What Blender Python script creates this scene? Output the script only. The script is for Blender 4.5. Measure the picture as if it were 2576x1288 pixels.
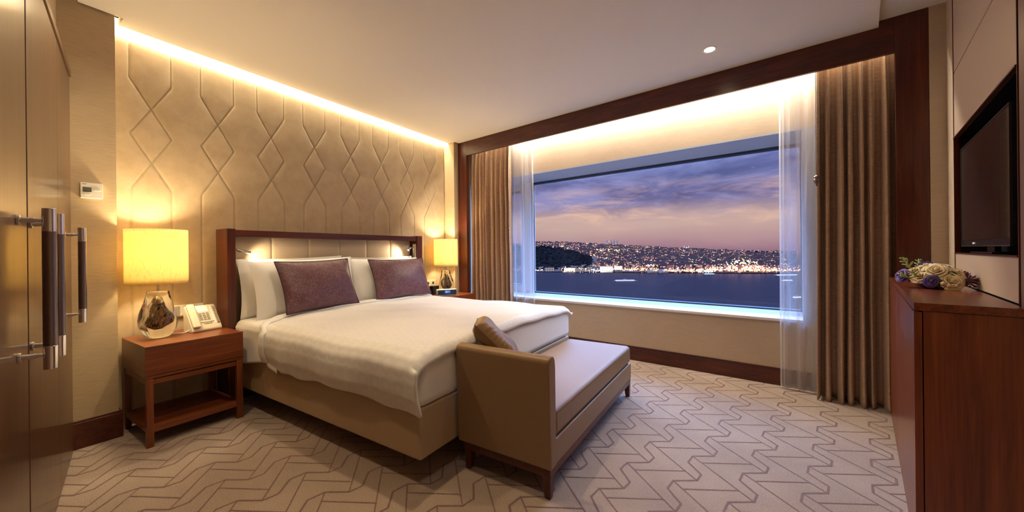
import bpy, bmesh, math, random
from math import sin, cos, pi, radians, sqrt, exp, atan2, floor
from mathutils import Vector, Matrix
random.seed(7)
SC = bpy.context.scene
for o in list(bpy.data.objects): bpy.data.objects.remove(o, do_unlink=True)

# ------------------------------------------------------------------ camera
YAW, ROLL, FPX, HY = radians(32.2), radians(0.62), 920.0, 632.6
EYE = Vector((0, 0, 1.15))
fw = Vector((-sin(YAW), cos(YAW), 0)); rt = Vector((cos(YAW), sin(YAW), 0)); up = Vector((0, 0, 1))
cr = rt * cos(ROLL) - up * sin(ROLL); cu = rt * sin(ROLL) + up * cos(ROLL)
cam_d = bpy.data.cameras.new('camera'); cam = bpy.data.objects.new('camera', cam_d)
SC.collection.objects.link(cam); SC.camera = cam
M = Matrix.Identity(4)
for i in range(3):
    M[i][0] = cr[i]; M[i][1] = cu[i]; M[i][2] = -fw[i]; M[i][3] = EYE[i]
cam.matrix_world = M
cam_d.sensor_width = 36; cam_d.sensor_fit = 'HORIZONTAL'; cam_d.lens = FPX / 2576 * 36
cam_d.shift_y = -(644 - HY) / 2576; cam_d.clip_start = 0.03; cam_d.clip_end = 30000

SC.view_settings.view_transform = 'Standard'; SC.view_settings.look = 'None'
SC.view_settings.gamma = 1; SC.view_settings.use_curve_mapping = False
SC.view_settings.exposure = 0.22

def lin(c): return tuple((v / 12.92 if v <= .04045 else ((v + .055) / 1.055) ** 2.4) for v in c)
def rgb(r, g, b): return lin((r / 255, g / 255, b / 255)) + (1,)

# ------------------------------------------------------------------ node helper
class NT:
    def __init__(s, tree): s.t = tree; s.n = tree.nodes; s.l = tree.links
    def node(s, typ, **kw):
        n = s.n.new(typ)
        for k, v in kw.items():
            if k == 'inp':
                for kk, vv in v.items():
                    if isinstance(vv, bpy.types.NodeSocket): s.l.new(vv, n.inputs[kk])
                    else: n.inputs[kk].default_value = vv
            else: setattr(n, k, v)
        return n
    def math(s, op, a, b=None, c=None, clamp=False):
        n = s.n.new('ShaderNodeMath'); n.operation = op; n.use_clamp = clamp
        for i, v in enumerate((a, b, c)):
            if v is None: continue
            if isinstance(v, bpy.types.NodeSocket): s.l.new(v, n.inputs[i])
            else: n.inputs[i].default_value = v
        return n.outputs[0]
    def mix(s, f, a, b, mode='MIX'):
        n = s.n.new('ShaderNodeMix'); n.data_type = 'RGBA'; n.blend_type = mode
        for i, v in ((0, f), (6, a), (7, b)):
            if isinstance(v, bpy.types.NodeSocket): s.l.new(v, n.inputs[i])
            else: n.inputs[i].default_value = v
        return n.outputs[2]
    def ramp(s, f, stops, interp='LINEAR'):
        n = s.n.new('ShaderNodeValToRGB'); r = n.color_ramp; r.interpolation = interp
        while len(r.elements) < len(stops): r.elements.new(.5)
        for e, (p, c) in zip(r.elements, stops): e.position = p; e.color = c
        s.l.new(f, n.inputs[0]); return n.outputs[0]
    def noise(s, vec, scale, detail=3, rough=.5, dist=0.0):
        n = s.node('ShaderNodeTexNoise', inp={'Scale': scale, 'Detail': detail, 'Roughness': rough, 'Distortion': dist})
        if vec is not None: s.l.new(vec, n.inputs['Vector'])
        return n.outputs['Fac']
    def mapping(s, vec, scale=(1, 1, 1), rot=(0, 0, 0), loc=(0, 0, 0)):
        n = s.node('ShaderNodeMapping', inp={'Scale': scale, 'Rotation': rot, 'Location': loc}); s.l.new(vec, n.inputs[0]); return n.outputs[0]
    def obj(s): return s.node('ShaderNodeTexCoord').outputs['Object']

# ------------------------------------------------------------------ world: dusk sky
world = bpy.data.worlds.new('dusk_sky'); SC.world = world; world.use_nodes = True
W = NT(world.node_tree); W.n.clear()
gen = W.node('ShaderNodeTexCoord').outputs['Generated']
sep = W.node('ShaderNodeSeparateXYZ'); W.l.new(gen, sep.inputs[0]); ez = sep.outputs[2]
wob = W.noise(W.mapping(gen, (2.4, 2.4, 9)), 1.0, 6, .62)
ez2 = W.math('ADD', ez, W.math('MULTIPLY', W.math('SUBTRACT', wob, .5), .055))
base = W.ramp(ez2, [(0.0, rgb(150, 112, 126)), (.02, rgb(172, 134, 138)), (.06, rgb(192, 160, 150)), (.10, rgb(202, 168, 156)),
                    (.14, rgb(176, 150, 168)), (.18, rgb(140, 142, 188)), (.25, rgb(100, 128, 196)), (.42, rgb(150, 185, 240))])
cl = W.noise(W.mapping(gen, (3.2, 3.2, 11), loc=(1.3, .4, .2)), 1.0, 7, .55, .35)
cl = W.math('ADD', cl, W.ramp(ez, [(.09, (0, 0, 0, 1)), (.14, (.07, .07, .07, 1)), (.19, (.03, .03, .03, 1)), (.3, (0, 0, 0, 1))]))
clf = W.math('MULTIPLY', W.ramp(cl, [(.42, (0, 0, 0, 1)), (.55, (1, 1, 1, 1))]), W.ramp(ez, [(.07, (0, 0, 0, 1)), (.13, (1, 1, 1, 1)), (.5, (.6, .6, .6, 1))]))
sky = W.mix(W.math('MULTIPLY', clf, .88), base, W.ramp(W.noise(W.mapping(gen, (5, 5, 20), loc=(4, 1, 2)), 1.0, 6, .6, .3), [(.38, rgb(72, 78, 126)), (.5, rgb(92, 96, 146)), (.62, rgb(134, 134, 180))]))
hl = W.noise(W.mapping(gen, (6, 6, 30), loc=(7, 2, 3)), 1.0, 7, .6, .5)
hf = W.math('MULTIPLY', W.ramp(hl, [(.52, (0, 0, 0, 1)), (.70, (1, 1, 1, 1))]), W.ramp(ez, [(.04, (0, 0, 0, 1)), (.09, (1, 1, 1, 1)), (.135, (.7, .7, .7, 1)), (.17, (.25, .25, .25, 1)), (.3, (.2, .2, .2, 1))]))
sky = W.mix(W.math('MULTIPLY', hf, .70), sky, rgb(238, 190, 160))
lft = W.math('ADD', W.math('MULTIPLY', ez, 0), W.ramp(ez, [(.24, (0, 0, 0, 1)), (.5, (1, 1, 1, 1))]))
strg = W.math('ADD', 1.0, W.math('MULTIPLY', lft, 11.5))  # upper sky, out of view, boosted to throw blue light indoors
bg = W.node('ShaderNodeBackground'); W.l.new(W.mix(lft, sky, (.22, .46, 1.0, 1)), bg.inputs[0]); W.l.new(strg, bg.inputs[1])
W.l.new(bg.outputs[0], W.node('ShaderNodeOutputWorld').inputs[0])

# ------------------------------------------------------------------ frames
T_ANG = radians(-11.5)
T0 = Vector((.789, 1.958, 0))
def TV(a, b, z=0.0):
    return Vector((T0.x + a * cos(T_ANG) - b * sin(T_ANG), T0.y + a * sin(T_ANG) + b * cos(T_ANG), z))
W_ANG = radians(-5.5); W0 = Vector((-.988, 3.93, 0))
def WW(a, b, z=0.0):
    return Vector((W0.x + a * cos(W_ANG) - b * sin(W_ANG), W0.y + a * sin(W_ANG) + b * cos(W_ANG), z))
F_ANG = -math.atan(.107); F0 = Vector((-3.36, 3.945, 0))
def FF(a, b, z=0.0):
    return Vector((F0.x + a * cos(F_ANG) - b * sin(F_ANG), F0.y + a * sin(F_ANG) + b * cos(F_ANG), z))
CEIL = 2.67; UP = 2.715

# ------------------------------------------------------------------ lights (cove strips, ceiling fill lamps)
WARM = (1.0, .72, .40)
def area(name, loc, size, energy, color, rot=(0, 0, 0), sy=None, spread=None):
    d = bpy.data.lights.new(name, 'AREA'); d.energy = energy; d.color = color; d.size = size
    if sy: d.shape = 'RECTANGLE'; d.size_y = sy
    if spread: d.spread = spread
    o = bpy.data.objects.new(name, d); o.location = loc; o.rotation_euler = rot; SC.collection.objects.link(o); return o
def spot(name, loc, target, energy, color, ang, blend=.6, rad=.04):
    d = bpy.data.lights.new(name, 'SPOT'); d.energy = energy; d.color = color; d.spot_size = ang; d.spot_blend = blend; d.shadow_soft_size = rad
    o = bpy.data.objects.new(name, d); o.location = loc
    o.rotation_euler = (Vector(target) - Vector(loc)).to_track_quat('-Z', 'Y').to_euler(); SC.collection.objects.link(o); return o
def point(name, loc, energy, color, rad=.03):
    d = bpy.data.lights.new(name, 'POINT'); d.energy = energy; d.color = color; d.shadow_soft_size = rad
    o = bpy.data.objects.new(name, d); o.location = loc; SC.collection.objects.link(o); return o
area('cove_strip_light', (-3.515, 2.245, 2.80), .05, 36, (1.0, .86, .58), sy=3.18)
area('pelmet_strip_light', FF(2.35, .195, 2.655), 3.0, 72, (1.0, .91, .75), rot=(0, 0, F_ANG), sy=.04)
area('pelmet_curtain_light', FF(4.07, .052, 2.655), .40, 1.6, (1.0, .80, .52), rot=(0, 0, F_ANG), sy=.03)
area('pelmet_curtain_light', FF(.6, .052, 2.655), .6, 1.6, (1.0, .80, .52), rot=(0, 0, F_ANG), sy=.03)
DOWN = [(-2.45, .62), (-1.42, 1.42), (-.30, 1.85), (-.55, .55)]      # unseen fill lamps added in the ceiling, out of frame above the camera
FILL_W = [25, 33, 6, 9]

# ------------------------------------------------------------------ materials
MATS = {}
def mat(name): 
    m = bpy.data.materials.new(name); m.use_nodes = True; t = NT(m.node_tree)
    b = m.node_tree.nodes['Principled BSDF']; MATS[name] = m; return m, t, b
def setb(t, b, **kw):
    for k, v in kw.items():
        k = k.replace('_', ' ')
        if isinstance(v, bpy.types.NodeSocket): t.l.new(v, b.inputs[k])
        else: b.inputs[k].default_value = v
def bump(t, b, h, strength=.3, dist=.002):
    n = t.node('ShaderNodeBump', inp={'Strength': strength, 'Distance': dist}); t.l.new(h, n.inputs['Height']); t.l.new(n.outputs[0], b.inputs['Normal'])
def plain(name, col, rough=.5, metal=0, spec=.5, **kw):
    m, t, b = mat(name); setb(t, b, Base_Color=col, Roughness=rough, Metallic=metal, **{'Specular_IOR_Level': spec}, **kw); return m
def wood(name, dark, mid, light, axis='z', rough=.32, coat=0.0, sc=1.0):
    m, t, b = mat(name)
    s = {'z': (22, 22, 1.1), 'x': (1.1, 22, 22), 'y': (22, 1.1, 22)}[axis]
    v = t.mapping(t.obj(), tuple(q * sc for q in s))
    n1 = t.noise(v, 1.6, 5, .6, .6)
    s2 = {'z': (150, 150, 4), 'x': (4, 150, 150), 'y': (150, 4, 150)}[axis]
    n2 = t.noise(t.mapping(t.obj(), s2), 1.0, 2, .5)
    s3 = {'z': (3, 3, .5), 'x': (.5, 3, 3), 'y': (3, .5, 3)}[axis]
    n3 = t.noise(t.mapping(t.obj(), s3), 1.5, 2, .5, 1.2)
    f = t.math('ADD', t.math('ADD', t.math('MULTIPLY', n1, .55), t.math('MULTIPLY', n2, .2)), t.math('MULTIPLY', n3, .3))
    c = t.ramp(f, [(.38, dark), (.54, mid), (.70, light)])
    setb(t, b, Base_Color=c, Roughness=rough, Coat_Weight=coat, Coat_Roughness=.12); bump(t, b, n2, .08, .001); return m
mahog = dict(dark=(.040, .0065, .003, 1), mid=(.082, .0145, .006, 1), light=(.135, .028, .011, 1))
wood_z = wood('mahogany_vertical', axis='z', **mahog)
wood_x = wood('mahogany_long', axis='x', **mahog)
wood_y = wood('mahogany_cross', axis='y', **mahog)
ns_c = dict(dark=(.10, .022, .007, 1), mid=(.18, .044, .013, 1), light=(.27, .080, .024, 1))
ns_y = wood('nightstand_wood', axis='y', **ns_c); ns_z = wood('nightstand_leg_wood', axis='z', **ns_c); ns_x = wood('nightstand_side_wood', axis='x', **ns_c)
dw_c = dict(dark=(.075, .013, .005, 1), mid=(.15, .032, .011, 1), light=(.24, .062, .022, 1))
dw_z = wood('chest_wood_upright', axis='z', rough=.28, **dw_c); dw_y = wood('chest_wood_top', axis='y', rough=.25, **dw_c)
door_w = wood('wardrobe_veneer', (.065, .025, .007, 1), (.092, .037, .011, 1), (.13, .054, .018, 1), axis='z', rough=.45, coat=.45, sc=.8)
lightwood = wood('pale_side_wood', (.16, .10, .07, 1), (.22, .14, .10, 1), (.28, .19, .14, 1), axis='z')
black = plain('black_gap', (.004, .003, .004, 1), .6)
niche = plain('dark_niche', (.004, .002, .002, 1), .6, spec=.2)

def wallpaper(name, c1, c2, vert=False):
    m, t, b = mat(name); v = t.mapping(t.obj(), (14, 14, 420))
    n = t.noise(v, 1.0, 4, .6); n2 = t.noise(t.obj(), 4.0, 2)
    f = t.math('ADD', t.math('MULTIPLY', n, .8), t.math('MULTIPLY', n2, .2))
    setb(t, b, Base_Color=t.ramp(f, [(.35, c1), (.65, c2)]), Roughness=.75); bump(t, b, n, .35, .0015); return m
paper = wallpaper('grasscloth_wallpaper', (.46, .345, .21, 1), (.60, .47, .30, 1))
paper_w = wallpaper('window_wall_grasscloth', (.50, .395, .285, 1), (.61, .495, .37, 1))
m, t, b = mat('suede_wall_panel'); n = t.noise(t.obj(), 9, 6, .65); n2 = t.noise(t.obj(), 160, 2)
setb(t, b, Base_Color=t.ramp(t.math('ADD', t.math('MULTIPLY', n, .7), t.math('MULTIPLY', n2, .3)), [(.35, (.43, .32, .195, 1)), (.65, (.52, .40, .26, 1))]), Roughness=.8, Sheen_Weight=.25, Sheen_Roughness=.5)
bump(t, b, n2, .1, .001); suede = m
ceil_m = plain('warm_white_ceiling_paint', (.82, .755, .66, 1), .85)
cove_m = plain('cove_white', (.8, .76, .68, 1), .8)
white_sill = plain('white_sill', (.82, .83, .85, 1), .35)
frame_m = plain('dark_blue_grey_window_frame', (.03, .045, .07, 1), .4)
jamb_m = plain('grey_blue_reveal', (.42, .46, .54, 1), .6)

# carpet
m, t, b = mat('carpet_pile'); o = t.obj()
n = t.noise(o, 210, 3, .7); n2 = t.noise(o, 1.8, 3, .5); n3 = t.noise(o, 420, 1)
f = t.math('ADD', t.math('ADD', t.math('MULTIPLY', n, .55), t.math('MULTIPLY', n2, .25)), t.math('MULTIPLY', n3, .2))
setb(t, b, Base_Color=t.ramp(f, [(.36, (.19, .13, .10, 1)), (.5, (.335, .245, .19, 1)), (.64, (.48, .37, .30, 1))]), Roughness=.95, Sheen_Weight=.3)
bump(t, b, n, .8, .004); carpet = m
m, t, b = mat('carpet_line'); n = t.noise(t.obj(), 210, 3, .7)
setb(t, b, Base_Color=t.ramp(n, [(.35, (.12, .055, .05, 1)), (.65, (.24, .13, .115, 1))]), Roughness=.95, Sheen_Weight=.3); bump(t, b, n, .8, .004); carpet_line = m

# textiles
def fabric(name, col, rough=.8, scale=300, st=.15, sheen=.2, **kw):
    m, t, b = mat(name); n = t.noise(t.obj(), scale, 2)
    n2 = t.noise(t.obj(), 6, 4, .6)
    c = t.mix(t.math('MULTIPLY', n2, .25), col, tuple(v * .8 for v in col[:3]) + (1,))
    setb(t, b, Base_Color=c, Roughness=rough, Sheen_Weight=sheen, **kw); bump(t, b, n, st, .001); return m
linen = fabric('white_linen', (.80, .78, .75, 1)); piping_w = linen
m, t, b = mat('duvet_damask'); o = t.obj()
mp = t.mapping(o, (11, 11, 11)); fr = t.node('ShaderNodeVectorMath', operation='FRACTION'); t.l.new(mp, fr.inputs[0])
sb = t.node('ShaderNodeVectorMath', operation='SUBTRACT'); t.l.new(fr.outputs[0], sb.inputs[0]); sb.inputs[1].default_value = (.5, .5, .5)
ss = t.node('ShaderNodeSeparateXYZ'); t.l.new(sb.outputs[0], ss.inputs[0])
d1 = t.math('SQRT', t.math('ADD', t.math('POWER', ss.outputs[0], 2), t.math('ADD', t.math('POWER', ss.outputs[1], 2), t.math('POWER', ss.outputs[2], 2))))
ring = t.ramp(t.math('FRACT', t.math('MULTIPLY', d1, 3.0)), [(.0, (0, 0, 0, 1)), (.35, (1, 1, 1, 1)), (.6, (1, 1, 1, 1)), (1, (0, 0, 0, 1))])
setb(t, b, Base_Color=t.mix(t.math('MULTIPLY', ring, .5), (.77, .745, .72, 1), (.67, .635, .60, 1)), Roughness=t.math('SUBTRACT', .72, t.math('MULTIPLY', ring, .2)), Sheen_Weight=.2)
bump(t, b, t.math('ADD', t.math('MULTIPLY', ring, .4), t.noise(o, 5, 3, .5)), .12, .006); duvet_m = m
m, t, b = mat('plum_damask'); o = t.obj()
n = t.noise(o, 16, 3, .5, 2.2); n2 = t.noise(o, 260, 2)
f = t.ramp(n, [(.44, (0, 0, 0, 1)), (.49, (1, 1, 1, 1)), (.52, (1, 1, 1, 1)), (.57, (0, 0, 0, 1))])
setb(t, b, Base_Color=t.mix(f, (.088, .030, .040, 1), (.145, .062, .085, 1)), Roughness=.5, Sheen_Weight=.4, Sheen_Roughness=.3); bump(t, b, t.math('ADD', n2, t.math('MULTIPLY', f, .5)), .15, .001); plum = m
plum_pipe = plain('dark_plum_piping', (.05, .015, .018, 1), .5)
def leather(name, c, rough=.4):
    m, t, b = mat(name); n = t.noise(t.obj(), 260, 3, .6); n2 = t.noise(t.obj(), 3, 3)
    setb(t, b, Base_Color=t.mix(t.math('MULTIPLY', n2, .4), c, tuple(v * .82 for v in c[:3]) + (1,)), Roughness=rough, Specular_IOR_Level=.5); bump(t, b, n, .12, .0008); return m
tan = leather('tan_leather', (.275, .168, .086, 1), .42); base_l = leather('beige_bed_leather', (.42, .30, .18, 1), .5); tan_dark = plain('tan_stitching', (.16, .09, .05, 1), .6)
hb_l = leather('beige_headboard_leather', (.52, .40, .27, 1), .5)
pan_l = leather('beige_wall_leather', (.50, .375, .27, 1), .55)
m, t, b = mat('silk_curtain'); o = t.obj(); n = t.noise(t.mapping(o, (26, 26, 480)), 1.0, 4, .6); n2 = t.noise(o, 3, 2)
setb(t, b, Base_Color=t.ramp(n, [(.35, (.34, .215, .14, 1)), (.65, (.58, .395, .27, 1))]), Roughness=.42, Sheen_Weight=.3, Sheen_Roughness=.3, Specular_IOR_Level=.6); bump(t, b, n, .3, .002); silk = m
# sheer: see-through woven voile
m = bpy.data.materials.new('sheer_voile'); m.use_nodes = True; t = NT(m.node_tree); t.n.clear()
tr = t.node('ShaderNodeBsdfTransparent', inp={'Color': (.98, .98, 1, 1)}); df = t.node('ShaderNodeBsdfDiffuse', inp={'Color': (.86, .85, .86, 1)}); tl = t.node('ShaderNodeBsdfTranslucent', inp={'Color': (.86, .86, .88, 1)})
m1 = t.node('ShaderNodeMixShader', inp={0: .5}); t.l.new(df.outputs[0], m1.inputs[1]); t.l.new(tl.outputs[0], m1.inputs[2])
lw = t.node('ShaderNodeLayerWeight', inp={'Blend': .35})
fac = t.math('ADD', .26, t.math('MULTIPLY', lw.outputs['Facing'], .26), clamp=True)
m2 = t.node('ShaderNodeMixShader'); t.l.new(fac, m2.inputs[0]); t.l.new(tr.outputs[0], m2.inputs[1]); t.l.new(m1.outputs[0], m2.inputs[2])
t.l.new(m2.outputs[0], t.node('ShaderNodeOutputMaterial').inputs[0]); voile = m
# window glass
m = bpy.data.materials.new('window_glass'); m.use_nodes = True; t = NT(m.node_tree); t.n.clear()
tr = t.node('ShaderNodeBsdfTransparent', inp={'Color': (.97, .98, 1, 1)}); gl = t.node('ShaderNodeBsdfGlossy', inp={'Roughness': .0})
fz = t.node('ShaderNodeFresnel', inp={'IOR': 1.18}); m2 = t.node('ShaderNodeMixShader'); t.l.new(fz.outputs[0], m2.inputs[0]); t.l.new(tr.outputs[0], m2.inputs[1]); t.l.new(gl.outputs[0], m2.inputs[2])
t.l.new(m2.outputs[0], t.node('ShaderNodeOutputMaterial').inputs[0]); glass = m
# lamp shade
m = bpy.data.materials.new('linen_lampshade'); m.use_nodes = True; t = NT(m.node_tree); t.n.clear()
n = t.noise(t.mapping(t.obj(), (160, 160, 30)), 1.0, 3); c = t.ramp(n, [(.3, (.84, .68, .34, 1)), (.55, (.94, .82, .50, 1))])
df = t.node('ShaderNodeBsdfDiffuse'); tl = t.node('ShaderNodeBsdfTranslucent'); t.l.new(c, df.inputs[0]); t.l.new(c, tl.inputs[0])
m1 = t.node('ShaderNodeMixShader', inp={0: .42}); t.l.new(df.outputs[0], m1.inputs[1]); t.l.new(tl.outputs[0], m1.inputs[2])
t.l.new(m1.outputs[0], t.node('ShaderNodeOutputMaterial').inputs[0]); shade_m = m
clear = plain('clear_glass', (.97, .99, .97, 1), .02, Transmission_Weight=1.0, IOR=1.45)
m, t, b = mat('smoky_swirl_glass'); n = t.noise(t.mapping(t.obj(), (14, 14, 7)), 1.0, 3, .5, 2.5)
setb(t, b, Base_Color=t.ramp(n, [(.36, (.01, .006, .004, 1)), (.47, (.30, .18, .08, 1)), (.53, (.02, .012, .008, 1)), (.62, (.75, .70, .58, 1))]), Roughness=.08, Metallic=.35, Coat_Weight=.6); swirl = m
steel = plain('brushed_steel', (.62, .60, .58, 1), .22, 1.0)
chrome = plain('chrome', (.80, .80, .82, 1), .08, 1.0)
bronze = plain('dark_bronze_grip', (.22, .175, .165, 1), .32, 1.0)
ivory = plain('ivory_plastic', (.72, .64, .48, 1), .4)
white_p = plain('white_plastic', (.78, .76, .70, 1), .4)
grey_k = plain('grey_keys', (.30, .26, .20, 1), .5)
paper_label = plain('white_paper_label', (.82, .82, .85, 1), .6)
dark_p = plain('black_plastic', (.012, .012, .016, 1), .25)
dark_l = plain('dark_brown_leather', (.05, .022, .015, 1), .45)
screen_m = plain('tv_screen', (.035, .03, .033, 1), .10, Coat_Weight=.5)
silver = plain('silver_bowl', (.45, .50, .60, 1), .12, 1.0)
def emit(name, col, s, nosample=False):
    m = bpy.data.materials.new(name); m.use_nodes = True; t = NT(m.node_tree); t.n.clear()
    e = t.node('ShaderNodeEmission', inp={'Color': col, 'Strength': s}); t.l.new(e.outputs[0], t.node('ShaderNodeOutputMaterial').inputs[0])
    if nosample: m.cycles.emission_sampling = 'NONE'
    return m
led = emit('warm_led', (1, .85, .62, 1), 14); blue_led = emit('blue_indicator_led', (.25, .4, 1, 1), 3); digits = emit('clock_digits', (.35, .6, 1, 1), 1.6)
digit_halo = plain('blue_display', (.01, .03, .16, 1), .3, Emission_Color=(.02, .08, .5, 1), Emission_Strength=.35)

# ------------------------------------------------------------------ mesh helper
def wmat(o):
    m = o.matrix_basis.copy() if o.type != 'CAMERA' else o.matrix_world
    return wmat(o.parent) @ m if o.parent else m
class MB:
    def __init__(s): s.v = []; s.f = []; s.mi = []
    def add(s, vs, fs, mi=0):
        k = len(s.v); s.v += [Vector(v) for v in vs]; s.f += [tuple(k + i for i in f) for f in fs]; s.mi += [mi] * len(fs); return s
    def box(s, a, b, fn=None, mi=0):
        (x0, y0, z0), (x1, y1, z1) = a, b
        if x0 > x1: x0, x1 = x1, x0
        if y0 > y1: y0, y1 = y1, y0
        if z0 > z1: z0, z1 = z1, z0
        vs = [(x0, y0, z0), (x1, y0, z0), (x1, y1, z0), (x0, y1, z0), (x0, y0, z1), (x1, y0, z1), (x1, y1, z1), (x0, y1, z1)]
        if fn: vs = [fn(*v) for v in vs]
        return s.add(vs, [(0, 3, 2, 1), (4, 5, 6, 7), (0, 1, 5, 4), (1, 2, 6, 5), (2, 3, 7, 6), (3, 0, 4, 7)], mi)
    def prism(s, pts, z0, z1, mi=0):
        n = len(pts); vs = [(p[0], p[1], z0) for p in pts] + [(p[0], p[1], z1) for p in pts]
        ar = sum(pts[i][0] * pts[(i + 1) % n][1] - pts[(i + 1) % n][0] * pts[i][1] for i in range(n))
        fs = [tuple(range(n))[::-1], tuple(range(n, 2 * n))] + [(i, (i + 1) % n, n + (i + 1) % n, n + i) for i in range(n)]
        if ar < 0: fs = [f[::-1] for f in fs]
        return s.add(vs, fs, mi)
    def loft(s, rings, cap=True, closed=True, mi=0):
        n = len(rings[0]); vs = [p for r in rings for p in r]; fs = []
        for i in range(len(rings) - 1):
            for j in range(n if closed else n - 1):
                k = (j + 1) % n; fs.append((i * n + j, i * n + k, (i + 1) * n + k, (i + 1) * n + j))
        if cap and closed: fs += [tuple(range(n))[::-1], tuple((len(rings) - 1) * n + j for j in range(n))]
        return s.add(vs, fs, mi)
    def lathe(s, prof, c, seg=32, fn=None, cap=True, mi=0):
        rings = []
        for r, z in prof:
            ring = []
            for j in range(seg):
                a = 2 * pi * j / seg; rr = r * (fn(a, z) if fn else 1); ring.append((c[0] + rr * cos(a), c[1] + rr * sin(a), c[2] + z))
            rings.append(ring)
        return s.loft(rings, cap, mi=mi)
    def tube(s, pts, r, seg=10, cap=True, mi=0):
        pts = [Vector(p) for p in pts]; rings = []; rs = r if isinstance(r, (list, tuple)) else [r] * len(pts); pn = None
        for i, p in enumerate(pts):
            d = (pts[min(i + 1, len(pts) - 1)] - pts[max(i - 1, 0)]).normalized()
            if pn is None: pn = d.orthogonal().normalized()
            pn = (pn - d * pn.dot(d)).normalized(); q = d.cross(pn)
            rings.append([p + pn * rs[i] * cos(2 * pi * j / seg) + q * rs[i] * sin(2 * pi * j / seg) for j in range(seg)])
        return s.loft(rings, cap, mi=mi)
    def grid(s, fn, nu, nv, mi=0):
        vs = [fn(i / nu, j / nv) for j in range(nv + 1) for i in range(nu + 1)]
        fs = [(j * (nu + 1) + i, j * (nu + 1) + i + 1, (j + 1) * (nu + 1) + i + 1, (j + 1) * (nu + 1) + i) for j in range(nv) for i in range(nu)]
        return s.add(vs, fs, mi)
    def build(s, name, mats, parent=None, smooth=False, bevel=0, seg=2, solid=0, soff=0, sub=0, flip=False, ang=35):
        me = bpy.data.meshes.new(name); vs = s.v
        if parent: inv = wmat(parent).inverted(); vs = [inv @ v for v in vs]
        me.from_pydata([tuple(v) for v in vs], [], [f[::-1] for f in s.f] if flip else s.f)
        if not isinstance(mats, (list, tuple)): mats = [mats]
        for m in mats: me.materials.append(m)
        if any(s.mi): me.polygons.foreach_set('material_index', s.mi)
        if smooth: me.polygons.foreach_set('use_smooth', [True] * len(me.polygons))
        me.update(); o = bpy.data.objects.new(name, me); SC.collection.objects.link(o)
        if parent: o.parent = parent
        if bevel:
            w = o.modifiers.new('bevel', 'BEVEL'); w.width = bevel; w.segments = seg; w.limit_method = 'ANGLE'; w.angle_limit = radians(ang); w.harden_normals = False
            me.polygons.foreach_set('use_smooth', [True] * len(me.polygons)); wn = o.modifiers.new('wn', 'WEIGHTED_NORMAL'); wn.keep_sharp = True
        if sub: w = o.modifiers.new('sub', 'SUBSURF'); w.levels = sub; w.render_levels = sub
        if solid: w = o.modifiers.new('solid', 'SOLIDIFY'); w.thickness = solid; w.offset = soff
        return o
def tag(o, label=None, cat=None, group=None, kind=None):
    if label: o['label'] = label
    if cat: o['category'] = cat
    if group: o['group'] = group
    if kind: o['kind'] = kind
    return o
def thing(name, loc, label, cat, group=None, rz=0):
    e = bpy.data.objects.new(name, None); e.empty_display_size = .05; e.location = loc; e.rotation_euler = (0, 0, rz); SC.collection.objects.link(e)
    return tag(e, label, cat, group)
def copy_tree(o, parent=None):
    c = o.copy(); SC.collection.objects.link(c); c.parent = parent
    for ch in list(o.children): copy_tree(ch, c)
    return c
def struct(o): o['kind'] = 'structure'; return o
def bx(a, b, fn=None): return MB().box(a, b, fn)

# ================================================================== ROOM SHELL
# floor with the carpet's interlocking line pattern woven in
fb = MB()
poly = [(-3.60, .30), (-3.60, 4.20), tuple(WW(2.5, .05)[:2]), tuple(TV(.25, -2.45)[:2]), tuple(TV(-3.95, -2.45)[:2])]
fb.add([(x, y, 0) for x, y in poly], [tuple(range(len(poly)))[::-1]], 0)
P = Vector((-.0572, -.2885)); Q = Vector((.2365, -.0392)); G0 = Vector((-.007, 2.212))
zig = [Vector(v) for v in ((0, 0), (-.0145, -.077), (.0555, -.163), (.0425, -.2265), (-.0555, -.2870))]
zig[-1] = P.copy()
segs = [(zig[i], zig[i + 1]) for i in range(4)] + [(Vector((0, 0)), Vector((.276, -.265))), (Vector((.0485, -.0465)), Vector((.272, .0755)))]
def inside(p):
    n = len(poly); c = False
    for i in range(n):
        a, b_ = poly[i], poly[(i + 1) % n]
        if (a[1] > p[1]) != (b_[1] > p[1]) and p[0] < (b_[0] - a[0]) * (p[1] - a[1]) / (b_[1] - a[1]) + a[0]: c = not c
    return c
for i in range(-22, 10):
    for j in range(-14, 16):
        o = G0 + Q * i + P * j
        for k, (a, b_) in enumerate(segs):
            A = o + a; B = o + b_
            if not (inside(A) and inside(B)): continue
            d = (B - A).normalized(); w = Vector((-d.y, d.x)) * (.0052 if k < 4 else .0036); A = A - d * .003; B = B + d * .003; h = .0006 + .00007 * k
            fb.add([(A.x - w.x, A.y - w.y, h), (B.x - w.x, B.y - w.y, h), (B.x + w.x, B.y + w.y, h), (A.x + w.x, A.y + w.y, h)], [(0, 1, 2, 3)], 1)
struct(fb.build('floor', [carpet, carpet_line]))
# main ceiling (dropped slab with shadow gap on three sides and notch by the cove)
sx = -3.47
slab = [(-3.60, .30), (-3.60, .625), (-3.345, .625), (-3.345, .665), (sx, .665), (sx, 3.865), (-3.60, 3.865), (-3.60, 3.97), tuple(FF(-.25, -.002)[:2]), tuple(FF(4.2, -.002)[:2])]
e1 = TV(-.295, 1.56); e2 = TV(-.295, -2.27)
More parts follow.
